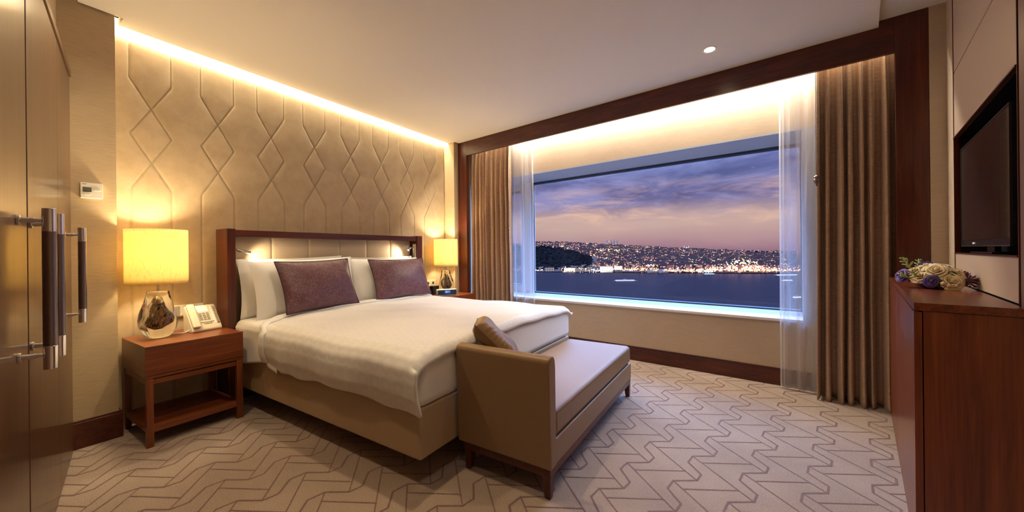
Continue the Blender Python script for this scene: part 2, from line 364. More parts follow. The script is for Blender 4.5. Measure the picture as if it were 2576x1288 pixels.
# clip the slab's right side along the TV wall's direction
slab = [(-3.345, .49), (-3.345, .665), (sx, .665), (sx, 3.865), (-3.345, 3.865), tuple(FF(.02, -.002)[:2]), (e1.x, FF((e1.x + 3.36) / cos(F_ANG), 0).y - .002), (e2.x, e2.y)]
slab[-1] = (TV(-.295, -2.27).x, TV(-.295, -2.27).y); slab[0] = (-3.345, TV(-3.72, -2.27).y)
sl = MB().prism(slab, CEIL, UP + .004).build('ceiling', ceil_m); struct(sl)
uc = MB(); uc.prism([(sx, .30), (sx, 3.87), (-3.40, 4.30), tuple(WW(2.5, .0)[:2]), tuple(TV(.25, -2.6)[:2]), tuple(TV(-4.1, -2.6)[:2])], UP, UP + .05)
uc.prism([(-3.70, .25), (-3.70, .625), (sx - .0, .625), (sx, .25)], UP, UP + .05)
struct(uc.build('ceiling_upper', ceil_m))
# cove housing above the padded wall
cv = MB(); cv.box((-3.60, .62, 2.82), (sx + .02, 3.87, 2.85)); cv.box((sx, .62, UP), (sx + .02, 3.87, 2.82)); cv.box((-3.62, .60, UP), (sx + .02, .625, 2.85)); cv.box((-3.62, 3.865, UP), (sx + .02, 3.89, 2.85))
struct(cv.build('ceiling_cove', cove_m))
# headboard wall with pilasters both ends
struct(bx((-3.70, .60, 0), (-3.565, 3.90, 2.85)).build('wall_headboard', cove_m))
struct(bx((-3.70, .25, 0), (-3.365, .63, UP + .03)).build('wall_left_pilaster', paper))
struct(bx((-3.70, 3.86, 0), (-3.365, 4.35, UP + .03)).build('wall_corner_pilaster', paper))
sk = MB(); sk.box((-3.366, .40, 0), (-3.352, .648, .155)); sk.box((-3.366, .632, 0), (-3.50, .648, .155))
sk.box((-3.366, .40, .155), (-3.356, .645, .168)); sk.box((-3.366, .632, .155), (-3.50, .644, .168))
struct(sk.build('baseboard_left', wood_x, bevel=.002))

# quilted suede wall panel: creases follow the seams
dy, dz = .006, .19 / 18
y0, z0 = .73 - 16 * dy, 1.615 - 153 * dz
NY, NZ = int(round((3.86 - y0) / dy)), int(round((2.635 - z0) / dz))
def pt_seg(py, pz, ay, az, by, bz):
    vy, vz = by - ay, bz - az; L = vy * vy + vz * vz; q = max(0, min(1, ((py - ay) * vy + (pz - az) * vz) / L)); return sqrt((py - ay - q * vy) ** 2 + (pz - az - q * vz) ** 2)
unit = []
for a, b_ in (((0, 3), (0, 2.375)), ((.216, 3), (.216, 2.375)), ((0, 2.375), (.108, 2.185)), ((.216, 2.375), (.108, 2.185)), ((.108, 2.185), (0, 1.995)), ((.108, 2.185), (.216, 1.995)),
              ((0, 1.995), (.108, 1.805)), ((.216, 1.995), (.108, 1.805)), ((.108, 1.805), (0, 1.615)), ((.108, 1.805), (.216, 1.615)), ((0, 1.615), (0, -1)), ((.216, 1.615), (.216, -1))):
    unit.append((a[0], a[1], b_[0], b_[1]))
cache = {}
def qh(yy, zz):
    r = (yy - .73) % .39; key = (round(r, 4), round(zz, 4))
    if key in cache: return cache[key]
    d = 9
    for (ay, az, by, bz) in unit:
        for sft in (-.39, 0, .39):
            d = min(d, pt_seg(r, zz, ay + sft, az, by + sft, bz))
    h = .0075 * (1 - exp(-d / .0028)) + .0035 * (1 - exp(-d / .03)); cache[key] = h; return h
wp = MB(); vs = []; edge_y1 = y0 + NY * dy
for j in range(NZ + 1):
    zz = z0 + j * dz
    for i in range(NY + 1):
        yy = y0 + i * dy; h = qh(yy, zz)
        ed = min(3.855 - yy, 2.635 - zz); h -= .012 * exp(-max(ed, 0) / .012)
        vs.append((-3.548 + h, min(yy, 3.858), zz))
fs = []
for j in range(NZ):
    for i in range(NY):
        a = j * (NY + 1) + i; fs.append((a, a + 1, a + NY + 2, a + NY + 1))
wp.add(vs, fs)
n0 = len(wp.v); wp.box((-3.567, y0, 0), (-3.552, 3.858, 2.630))
wpo = wp.build('wall_quilted_panel', suede, smooth=True); struct(wpo)

# window wall (deep), sill, reveals
struct(bx((-2.75, 0, 0), (2.4, .62, .540), WW).build('wall_window_lower', paper_w))
struct(bx((-2.75, 0, 2.135), (2.4, .62, 2.85), WW).build('wall_window_upper', paper_w))
struct(bx((1.412, 0, .54), (2.4, .62, 2.135), WW).build('wall_window_right', jamb_m))
struct(bx((-2.75, 0, .54), (-2.34, .62, 2.135), WW).build('wall_window_left', jamb_m))
struct(bx((-2.34, -.032, .540), (1.412, .60, .566), WW).build('trim_window_sill', white_sill, bevel=.004))
struct(bx((-2.34, .0, 2.12), (1.412, .5, 2.1352), WW).build('trim_window_soffit', jamb_m))
GY = .505
def window(name, a0, a1, zb, zt, fwid=.03):
    f = MB(); f.box((a0, GY - .03, zb), (a0 + fwid, GY + .04, zt), WW); f.box((a1 - fwid, GY - .03, zb), (a1, GY + .04, zt), WW)
    f.box((a0 + fwid, GY - .03, zb), (a1 - fwid, GY + .04, zb + .012), WW); f.box((a0 + fwid, GY - .03, zt - .022), (a1 - fwid, GY + .04, zt), WW)
    fo = f.build(name, frame_m); struct(fo)
    MB().box((a0 + fwid, GY, zb + .012), (a1 - fwid, GY + .006, zt - .022), WW).build('window_glass', glass, fo)
    return fo
ml = -1.60   # mullion's right side
window('window_1', ml, 1.412, .566, 2.12, .008)
window('window_2', -2.34, ml - .145, .66, 2.03, .012)
mu = MB(); mu.box((ml - .145, GY - .06, .566), (ml, GY + .06, 2.12), WW); mu.box((-2.34, GY - .02, .566), (ml - .145, GY + .06, .66), WW); mu.box((-2.34, GY - .02, 2.03), (ml - .145, GY + .06, 2.12), WW)
struct(mu.build('window_mullion', white_sill))
bs = MB(); bs.box((-2.75, -.014, 0), (2.3, 0, .128), WW); bs.box((-2.75, -.009, .128), (2.3, 0, .142), WW)
struct(bs.build('baseboard_window', wood_x, bevel=.002))
# dark timber surround in front of the curtains
def post(a0, a1, z1, b1=.05):
    return MB().box((a0, 0, 0), (a1, b1, z1), FF)
struct(post(-.004, .158, UP).build('trim_left_post', wood_z, bevel=.002))
struct(post(4.272, 4.425, UP, .03).build('trim_right_post', wood_z, bevel=.002))
beam = MB().box((.158, .0, 2.475), (4.272, .03, UP), FF); struct(beam.build('trim_top_beam', wood_x, bevel=.002))
struct(MB().box((.0, .03, 2.66), (4.4, .24, 2.69), FF).build('ceiling_curtain_pocket', cove_m))

# right wall, back wall
rw = MB(); rw.box((.165, -2.6, -.02), (.30, 2.2, 2.85), TV); rw.box((.02, 1.16, 0), (.165, 2.2, 2.85), TV); struct(rw.build('wall_right', paper_w))
struct(MB().box((4.427, .0, 0), (4.62, .12, UP), FF).build('wall_right_return', paper_w))
rw = MB(); rw.box((.02, -2.6, 0), (.165, -.03, 2.85), TV); struct(rw.build('wall_right_near', paper_w))
struct(MB().box((.0, -.11, 0), (.02, -.028, UP), TV).build('trim_right_panel', lightwood))
struct(MB().box((-4.0, -2.45, 0), (.15, -2.36, 2.85), TV).build('wall_back', paper))

# ================================================================== WARDROBE (left, seen very obliquely)
ward = thing('wardrobe', TV(-2.4, -2.33), 'tall glossy brown veneered wardrobe with bar handles along the left edge', 'wardrobe', rz=T_ANG)
DP = -2.31
MB().box((-3.70, -2.358, 0), (-.10, DP - .021, 2.20), TV).build('body', black, ward)
MB().box((-3.72, -2.357, 2.197), (-.10, DP + .006, 2.232), TV).build('top_rail', door_w, ward, bevel=.001)
doors = [(-3.715, -3.163), (-3.159, -2.403), (-2.383, -1.63), (-1.622, -.86), (-.852, -.11)]
handles = {0: TV(-3.36, DP + .055), 1: None, 2: None}
dob = []
for a0, a1 in doors: dob.append(MB().box((a0, DP - .02, .012), (a1, DP, 2.190), TV).build('door', door_w, ward, bevel=.0015))
def pull(a, door):
    h = MB(); zc0, zc1 = .80, 1.30; c = TV(a, DP + .062)
    g = MB().tube([(c.x, c.y, .872), (c.x, c.y, 1.228)], .0152, 24).build('grip', bronze, door, smooth=True, bevel=.001)
    pb = MB().tube([(c.x, c.y, .805), (c.x, c.y, 1.295)], .010, 12)
    for z_a, z_b in ((.80, .872), (1.228, 1.30)): pb.tube([(c.x, c.y, z_a), (c.x, c.y, z_b)], .0152, 24)
    for z in (.845, 1.262):
        p0 = TV(a, DP + .0, z); p1 = TV(a, DP + .062, z)
        pb.tube([p0, p0.lerp(p1, .12)], .016, 20); pb.tube([p0.lerp(p1, .12), p0.lerp(p1, .55)], .0085, 16); pb.tube([p0.lerp(p1, .55), p1], .006, 16)
    pb.build('pull_handle', chrome, door, smooth=True, bevel=.001)
def la(P_): r = Vector((P_[0], P_[1], 0)) - T0; return r.x * cos(T_ANG) + r.y * sin(T_ANG)
pull(la((-2.957, .412)), dob[0]); pull(la((-2.035, .249)), dob[1]); pull(la((-1.829, .207)), dob[2])

# ================================================================== TV UNIT + DRESSER
tu = thing('media_wall_unit', TV(0, .6), 'beige leather panelled wall unit with a black niche around the television', 'wall unit', rz=T_ANG)
MB().box((.002, .0, 2.135), (.019, 1.157, UP - .002), TV).build('upper_panel', pan_l, tu, bevel=.002)
MB().box((.002, .0, 1.765), (.019, 1.157, 2.129), TV).build('middle_panel', pan_l, tu, bevel=.002)
MB().box((.002, .0, .953), (.019, 1.157, 1.112), TV).build('lower_panel', pan_l, tu, bevel=.002)
nb = MB(); nb.box((.145, -.028, .94), (.16, 1.16, 1.78), TV); nb.box((.02, -.028, .94), (.145, 1.16, 1.10), TV); nb.box((.02, -.028, 1.775), (.145, 1.16, UP - .002), TV); nb.box((.02, -.028, 1.1), (.145, -.02, 1.775), TV); nb.box((.02, 1.152, 1.1), (.145, 1.16, 1.775), TV)
nb.build('niche_box', niche, tu)
eb = MB(); eb.box((.0, -.008, .953), (.018, -.001, UP - .002), TV); eb.box((.0, 1.158, .953), (.02, 1.17, UP - .002), TV); eb.box((-.003, .0, 1.112), (.012, 1.157, 1.117), TV); eb.box((-.003, .0, 1.758), (.012, 1.157, 1.764), TV)
eb.build('edge_trim', wood_z, tu)
tvt = thing('television', TV(.01, .56, 1.12), 'flat black television inside the wall niche above the chest', 'television', rz=T_ANG)
b0, b1, zb, zt = .115, 1.005, 1.150, 1.668
MB().box((.008, b0, zb), (.045, b1, zt), TV).build('casing', dark_p, tvt, bevel=.003)
MB().box((.006, b0 + .014, zb + .032), (.0085, b1 - .014, zt - .014), TV).build('screen', screen_m, tvt)
bz = MB(); bz.box((.004, b0, zb), (.012, b1, zb + .004), TV); bz.box((.004, b0, zt - .003), (.012, b1, zt), TV); bz.box((.004, b0, zb), (.012, b0 + .003, zt), TV); bz.box((.004, b1 - .003, zb), (.012, b1, zt), TV)
bz.build('silver_rim', steel, tvt)
lg = MB()
for k in range(4): lg.box((.0052, .70 + k * .011, zb + .012), (.008, .708 + k * .011, zb + .020), TV)
lg.build('maker_badge', paper_label, tvt)
st = MB(); st.box((.03, .50, 1.118), (.05, .62, 1.16), TV); st.box((-.0, .36, 1.1175), (.10, .76, 1.126), TV); st.build('stand', dark_p, tvt, bevel=.003)
cb = MB(); cb.tube([TV(.05, .10, 1.16), TV(.06, .06, 1.145), TV(.05, .02, 1.121)], .003, 8); cb.tube([TV(.05, .10, 1.16), TV(.04, .12, 1.14), TV(.04, .16, 1.121)], .003, 8)
cb.build('cable', dark_p, tvt, smooth=True)
dr = thing('chest', TV(-.12, .6), 'dark red mahogany chest with a thick top under the television', 'chest', rz=T_ANG)
DA, D0, D1 = -.248, -.12, 1.44
MB().box((DA, D0, .922), (-.003, D1, .95), TV).build('top', dw_y, dr, bevel=.0015)
MB().box((DA + .02, D0 + .06, .045), (-.003, D1 - .005, .916), TV).build('carcass', niche, dr)
MB().box((DA, D0 + .002, .03), (DA + .02, D0 + .055, .916), TV).build('corner_post', dw_z, dr, bevel=.001)
MB().box((DA + .0225, D0 + .004, .03), (-.003, D0 + .03, .921), TV).build('side_panel', dw_z, dr, bevel=.001)
for (p, q) in ((D0 + .058, .82), (.828, D1 - .012)): MB().box((DA, p, .03), (DA + .02, q, .916), TV).build('door', dw_z, dr, bevel=.001)
MB().box((DA + .004, D0 + .01, 0), (-.01, D1 - .01, .045), TV).build('plinth', dw_y, dr)

# ================================================================== CURTAINS
def curtain(name, p_top, p_bot, zt, zb, nf, amp, seed, material, label, cat, group=None, flare=1.0, solid=.0015, nu=None, hem=0, off=0.0):
    rnd = random.Random(seed); ph = [rnd.uniform(-.9, .9) for _ in range(nf + 2)]; am = [rnd.uniform(.55, 1.25) for _ in range(nf + 2)]; ph2 = [rnd.uniform(-1, 1) for _ in range(nf + 2)]
    nu = nu or nf * 18; nv = 60
    wd = [rnd.uniform(.5, 1.7) for _ in range(nf)]; cum = [0]
    for w_ in wd: cum.append(cum[-1] + w_)
    cum = [c / cum[-1] for c in cum]
    def fn(u, v):
        k = u * nf; i = int(min(nf - 1, floor(k))); r = k - i
        base_s = cum[i] + (cum[i + 1] - cum[i]) * r
        t_ = v                                 # 0 top, 1 bottom
        A = amp * (am[i] * (1 - r) + am[i + 1] * r) * (.5 + .5 * min(1, t_ * 4) + .25 * (flare) * t_)
        x = base_s + (.012 * sin(2 * pi * r * 2 + ph[i] * t_ * 1.5)) * min(1, t_ * 3)
        x += .010 * (ph2[i] * (1 - r) + ph2[i + 1] * r) * sin(t_ * 3.3 + ph[i])
        x += .02 * sin(t_ * 2.2 + ph2[i] * 3) * sin(pi * r) * min(1, t_ * 2)
        f = -A * cos(2 * pi * r + .55 * sin(2 * pi * r) + (ph[i] * (1 - r) + ph[i + 1] * r) * .35 * t_) * (1 if r else 1)
        f += .004 * sin(9 * t_ + ph[i] * 5) * sin(2 * pi * r) + .003 * sin(23 * t_ + 7 * u)
        if t_ > .94 and hem: f -= hem * ((t_ - .94) / .06) ** 2 * (.5 + .5 * sin(2 * pi * r + 1))
        a0, a1 = p_top; c0, c1 = p_bot; e = t_ ** 1.3
        A0 = a0 + (c0 - a0) * e; A1 = a1 + (c1 - a1) * e
        z = zt + (zb - zt) * t_
        if hem and t_ > .9: z += .008 * sin(2 * pi * r * 1) * (t_ - .9) / .1
        return FF(A0 + (A1 - A0) * x, .115 + off + f, z)
    g = MB().grid(fn, nu, nv)
    return g, fn
def mk_curtain(name, part, *a, **k):
    label, cat = k.pop('label'), k.pop('cat'); rr = k.pop('tie', None)
    g, fn = curtain(name, *a, label=label, cat=cat, **k)
    return tag(g.build(name, a[7], smooth=True, solid=.0015), label, cat)
mk_curtain('curtain', None, (3.865, 4.34), (3.85, 4.34), 2.655, .004, 8, .046, 3, silk, label='thick brown silk curtain in folds at the right side of the window', cat='curtain', hem=.02, off=-.006)
mk_curtain('curtain', None, (.168, .835), (.168, .875), 2.655, .004, 9, .042, 5, silk, label='brown silk curtain bunched left of the window beyond the bed', cat='curtain', hem=.02, off=-.006)
mk_curtain('sheer_curtain', None, (3.63, 3.885), (3.62, 3.86), 2.655, .01, 3, .02, 11, voile, label='translucent white sheer curtain hanging beside the right brown curtain', cat='curtain', flare=0, off=.055)
mk_curtain('sheer_curtain', None, (.80, 1.175), (.82, 1.18), 2.655, .01, 3, .02, 15, voile, label='translucent white sheer curtain hanging beside the left brown curtain', cat='curtain', flare=0, off=.055)
wa = thing('curtain_wand', FF(3.868, .05, 1.64), 'thin curtain cord with a dark acorn shaped pull at the right curtain', 'curtain cord')
c = FF(3.858, .045)
MB().tube([(c.x, c.y, 2.62), (c.x, c.y, 1.70)], .0025, 8).build('cord', bronze, wa)
MB().lathe([(.002, .062), (.012, .055), (.020, .045), (.020, .038), (.014, .034), (.021, .028), (.017, .008), (.006, -.01), (.004, -.022), (.0, -.026)], (c.x, c.y, 1.645), 20).build('acorn_pull', bronze, wa, smooth=True)
wa2 = thing('curtain_wand', FF(.885, .05, 1.3), 'tiny pale cord pull at the edge of the left brown curtain', 'curtain cord')
c = FF(.862, .06); MB().tube([(c.x, c.y, 2.62), (c.x, c.y, 1.45)], .002, 8).build('cord', bronze, wa2)
MB().lathe([(.002, .03), (.010, .022), (.012, .012), (.008, .0), (.0, -.008)], (c.x, c.y, 1.42), 16).build('acorn_pull', steel, wa2, smooth=True)

# ================================================================== BED
bed = thing('bed', (-2.3, 2.15, 0), 'king size bed with mahogany framed leather headboard and beige padded base', 'bed')
for a, b_ in ((1.176, 1.230), (3.063, 3.139)): MB().box((-3.45, a, 0), (-3.25, b_, 1.345)).build('headboard_post', wood_z, bed, bevel=.0015)
MB().box((-3.45, 1.230, 1.285), (-3.262, 3.063, 1.338)).build('headboard_rail', wood_y, bed, bevel=.0015)
MB().box((-3.50, 1.230, .0), (-3.40, 3.063, 1.285)).build('headboard_back', niche, bed)
def hbf(u, v):
    y = 1.230 + u * 1.833; z = .45 + v * .835
    d = min(abs(y - s_) for s_ in (1.23, 1.535, 1.842, 2.15, 2.457, 2.764, 3.063))
    e = min(d, 1.285 - z)
    return (-3.372 + .008 * (1 - exp(-d / .006)) + .004 * (1 - exp(-d / .05)) - .012 * exp(-max(1.285 - z, 0) / .01), y, z)
MB().grid(hbf, 300, 30).build('headboard_panel', hb_l, bed, smooth=True)
MB().box((-3.25, 1.25, .14), (-1.322, 3.045, .392)).build('base', base_l, bed, bevel=.012, seg=3)
MB().box((-3.20, 1.55, .0), (-1.70, 2.75, .139)).build('plinth', black, bed)
mt = MB().box((-3.235, 1.238, .385), (-1.312, 3.056, .650)).build('mattress', linen, bed, bevel=.055, seg=6)
# fitted sheet hanging a little at the head end of the near side
def sh(u, v):
    x = -3.24 + u * .62; w = .004 * sin(u * 21) + .006 * sin(u * 9 + 2)
    if v < .35: q = v / .35; y = 1.42 - q * .15; z = .656 - .006 * q
    elif v < .55: q = (v - .35) / .2; a = q * pi / 2; y = 1.27 - .045 * sin(a); z = .605 + .045 * cos(a)
    else: q = (v - .55) / .45; y = 1.225 + w * q * 1.6 - .004; z = .605 - q * (.225 + .02 * sin(u * 7) + .012 * u)
    return (x, y, z)
MB().grid(sh, 60, 40).build('fitted_sheet', linen, bed, smooth=True, solid=.004, soff=0)

# duvet
def section(v):
    # v 0..1 : near hem -> top -> far hem
    pts = [(1.222, .385), (1.200, .46), (1.196, .53), (1.205, .59), (1.235, .632), (1.29, .655), (1.40, .668), (1.7, .678), (2.15, .684), (2.6, .680), (2.9, .668), (2.98, .654), (3.03, .634), (3.052, .612), (3.060, .598)]
    L = [0]
    for a, b_ in zip(pts, pts[1:]): L.append(L[-1] + sqrt((a[0] - b_[0]) ** 2 + (a[1] - b_[1]) ** 2))
    s_ = v * L[-1]
    for i in range(len(pts) - 1):
        if s_ <= L[i + 1] + 1e-9:
            q = (s_ - L[i]) / (L[i + 1] - L[i]); return pts[i][0] + (pts[i + 1][0] - pts[i][0]) * q, pts[i][1] + (pts[i + 1][1] - pts[i][1]) * q, s_
    return pts[-1][0], pts[-1][1], s_
XH, XF = -2.985, -1.290
def duv(u, v):
    y, z, s_ = section(v)
    side = max(0, min(1, (.60 - z) / .2)) if (y < 1.3 or y > 3.0) else 0
    x = XH + u * (XF - XH)
    wr = .005 * sin(x * 9 + 1.2 * sin(y * 5)) + .002 * sin(x * 23 + y * 9)
    if y < 1.5: y -= wr * side * 1.6 + .006 * side * sin(x * 5)
    elif y > 2.9: y += wr * side
    z += .004 * sin(x * 7 + y * 5) * (1 - side) + .003 * sin(y * 17 - x * 11) * (1 - side)
    if side > .9: z += .010 * sin(x * 6 + .5) + .006 * sin(x * 17)
    # head end: the near flap leans toward the head a little lower down
    if u < .1: z -= 0; x -= .0
    e = (XF - x)
    if e < .06 and side <= 0:                                  # roll over the foot edge
        q = (1 - e / .06); z -= .050 * q * q; x -= .012 * q * q
    if u > .93 and side > 0 and y < 2: x += .012 * side * (u - .93) / .07
    # near the head the edge of the duvet sweeps back on the side
    if u < .35 and y < 1.5:
        x += .22 * (1 - u / .35) * min(1, max(0, (.67 - z) / .06)) ** 1 * .9
    return (x, y, z)
dvt = MB().grid(duv, 150, 170).build('duvet', duvet_m, smooth=True, solid=.014, soff=0)
tag(dvt, 'white duvet with faint woven ring pattern covering the bed', 'duvet')
def fold(u, v):
    k = .012 + u * .93
    p = Vector(duv(-.022 + v * .062, k)); y0_, z0_, _ = section(k); y1_, z1_, _ = section(min(1, k + .01))
    n = Vector((0, -(z1_ - z0_), (y1_ - y0_))).normalized(); q = .010 + .009 * (1 - (2 * v - 1) ** 2)
    return tuple(p + n * q)
MB().grid(fold, 150, 10).build('folded_edge', linen, dvt, smooth=True, solid=.010, soff=0)

# pillows
def pillow_mesh(w, h, th, pinch=.10, n=30, p=2.2, corner=.04, seed=0, pw=.62):
    r = random.Random(seed); a1, a2, a3 = (r.uniform(0, 6) for _ in range(3)); mb = MB()
    def f(sgn):
        def g(u, v):
            s_, t_ = 2 * u - 1, 2 * v - 1
            x = s_ * w / 2 * (1 - pinch * (1 - t_ * t_) * abs(s_) ** 3); y = t_ * h / 2 * (1 - pinch * (1 - s_ * s_) * abs(t_) ** 3)
            k = max(0, 1 - abs(s_) ** p) ** pw * max(0, 1 - abs(t_) ** p) ** pw
            z = sgn * th / 2 * k; z += sgn * .006 * sin(s_ * 4 + a1) * sin(t_ * 5 + a2) * k + sgn * .004 * sin(s_ * 11 + t_ * 6 + a3) * min(1, 6 * k) * (1 - k)
            return (x, z, y)
        return g
    mb.grid(f(1), n, n); k = len(mb.v); mb.grid(f(-1), n, n)
    m2 = len(mb.f) // 2; mb.f = mb.f[:m2] + [q[::-1] for q in mb.f[m2:]]
    return mb
def edge_pipe(w, h, pinch=.10, r=.005, n=24):
    pts = []
    for s_ in [(-1 + 2 * i / n, -1) for i in range(n)] + [(1, -1 + 2 * i / n) for i in range(n)] + [(1 - 2 * i / n, 1) for i in range(n)] + [(-1, 1 - 2 * i / n) for i in range(n)]:
        a, b_ = s_; pts.append((a * w / 2 * (1 - pinch * (1 - b_ * b_) * abs(a) ** 3), 0, b_ * h / 2 * (1 - pinch * (1 - a * a) * abs(b_) ** 3)))
    pts.append(pts[0]); return MB().tube(pts, r, 8, cap=False)
def place_pillow(name, w, h, th, loc, lean, rz, m, label, cat, pipe=None, seed=0, roll=0, pinch=.10, group=None):
    mb = pillow_mesh(w, h, th, pinch, seed=seed)
    me_o = mb.build(name, m, smooth=True)
    if pipe: edge_pipe(w, h, pinch).build('piping', pipe, me_o, smooth=True)
    me_o.location = loc
    # local x -> along wall (+y world), local z -> up, local y -> depth (faces -x/+x)
    me_o.rotation_euler = (Matrix.Rotation(rz, 4, 'Z') @ Matrix.Rotation(radians(90), 4, 'Z') @ Matrix.Rotation(lean, 4, 'X') @ Matrix.Rotation(roll, 4, 'Y')).to_euler()
    return tag(me_o, label, cat, group)
place_pillow('pillow', .88, .47, .14, (-3.275, 1.690, .888), radians(-6), 0, linen, 'white pillow at the back of the left stack, against the headboard', 'pillow', seed=1, pinch=.05, roll=radians(-1))
place_pillow('pillow', .88, .46, .16, (-3.130, 1.720, .882), radians(-13), radians(1), linen, 'white pillow directly behind the left plum cushion', 'pillow', seed=2, roll=radians(-1.5), pinch=.055)
place_pillow('pillow', .88, .46, .14, (-3.277, 2.58, .884), radians(-6), 0, linen, 'white pillow at the back of the right stack, against the headboard', 'pillow', seed=3, pinch=.05)
place_pillow('pillow', .86, .45, .16, (-3.142, 2.555, .876), radians(-13), radians(-1), linen, 'white pillow directly behind the right plum cushion', 'pillow', seed=4, pinch=.055)
place_pillow('cushion', .645, .42, .16, (-2.978, 1.725, .898), radians(-20), radians(4), plum, 'plum damask cushion leaning on the pillows nearer the telephone', 'cushion', pipe=plum_pipe, seed=5, roll=radians(-1), pinch=.06)
place_pillow('cushion', .68, .41, .16, (-2.990, 2.595, .892), radians(-20), radians(-3), plum, 'plum damask cushion leaning on the pillows nearer the window', 'cushion', pipe=plum_pipe, seed=6, pinch=.06)

# ================================================================== READING LIGHTS
r1 = thing('reading_light', (-3.30, 1.235, 1.19), 'steel tube reading light on the left post of the headboard', 'reading light')
MB().box((-3.325, 1.2305, 1.10), (-3.275, 1.234, 1.25)).build('mount_plate', ivory, r1, bevel=.001)
MB().tube([(-3.30, 1.234, 1.187), (-3.285, 1.262, 1.180), (-3.262, 1.335, 1.160)], [.008, .0115, .0115], 20).build('lamp_tube', steel, r1, smooth=True)
MB().lathe([(.0, 0), (.009, 0), (.009, .0015), (0, .0015)], (-3.262, 1.335, 1.1478), 16).build('led_lens', led, r1)
r2 = thing('reading_light', (-3.30, 3.06, 1.19), 'steel tube reading light on the right post of the headboard', 'reading light')
MB().box((-3.325, 3.059, 1.09), (-3.275, 3.0625, 1.25)).build('mount_plate', ivory, r2, bevel=.001)
MB().tube([(-3.30, 3.050, 1.10), (-3.30, 3.046, 1.20), (-3.297, 3.036, 1.218), (-3.292, 3.018, 1.222)], .0075, 16).build('arm', steel, r2, smooth=True)
MB().tube([(-3.292, 3.018, 1.222), (-3.272, 2.945, 1.180)], .0115, 20).build('lamp_tube', steel, r2, smooth=True)
MB().tube([(-3.2718, 2.944, 1.1795), (-3.2714, 2.9425, 1.1787)], .009, 16).build('led_lens', led, r2)
spot('reading_spot_left', (-3.262, 1.345, 1.15), (-3.36, 1.62, 1.02), 5, (1, .80, .50), radians(150), .9, .02)
spot('reading_spot_right', (-3.272, 2.93, 1.17), (-3.36, 2.66, 1.02), 5, (1, .80, .50), radians(150), .9, .02)

# ================================================================== NIGHTSTANDS
def nightstand(loc, label, rz=0):
    t_ = thing('nightstand', loc, label, 'nightstand', 'nightstands beside the bed')
    x, y = loc[0], loc[1]; D, Wd = .50, .503       # x: back at x-D, front at x ; y: 0..Wd
    def B(a, b_): return MB().box((x + a[0], y + a[1], a[2]), (x + b_[0], y + b_[1], b_[2]))
    B((-D, 0, .588), (0, Wd, .604)).build('top', ns_y, t_, bevel=.001)
    B((-D, .0, .412), (-.018, .014, .5875)).build('side_panel', ns_x, t_, bevel=.001); B((-D, Wd - .014, .412), (-.018, Wd, .5875)).build('side_panel', ns_x, t_, bevel=.001)
    B((-D, .014, .412), (-D + .012, Wd - .014, .5875)).build('back_panel', ns_y, t_)
    d = B((-.018, .0, .430), (0, Wd, .5865)).build('drawer', ns_y, t_, bevel=.001)
    B((-.018, .0, .410), (-.002, Wd, .4285)).build('drawer_rail', ns_y, t_, bevel=.001)
    B((-D + .012, .014, .412), (-.018, Wd - .014, .424)).build('bottom_panel', ns_y, t_)
    for a in (-D, -.036):
        for b_ in (.0, Wd - .036): B((a + .004, b_ + (0.004 if b_ == 0 else -.004), 0), (a + .036, b_ + (.036 if b_ == 0 else .032), .408)).build('leg', ns_z, t_, bevel=.001)
    r = MB()
    r.box((x - .032, y + .036, .372), (x - .008, y + Wd - .036, .402)); r.box((x - D + .006, y + .036, .372), (x - D + .03, y + Wd - .036, .402))
    r.box((x - D + .036, y + .008, .372), (x - .036, y + .03, .402)); r.box((x - D + .036, y + Wd - .03, .372), (x - .036, y + Wd - .008, .402))
    r.build('upper_frame', ns_y, t_, bevel=.001)
    r = MB()
    r.box((x - .032, y + .036, .085), (x - .004, y + Wd - .036, .118)); r.box((x - D + .036, y + .008, .085), (x - .036, y + .03, .112)); r.box((x - D + .036, y + Wd - .03, .085), (x - .036, y + Wd - .008, .112))
    r.build('lower_frame', ns_y, t_, bevel=.001)
    B((-D + .01, .03, .098), (-.033, Wd - .03, .112)).build('shelf', ns_y, t_)
    return t_
nightstand((-3.0, .672, 0), 'reddish wood nightstand with an open shelf left of the bed, under the telephone')
nightstand((-3.0, 3.335, 0), 'reddish wood nightstand in the far corner, under the alarm clock')

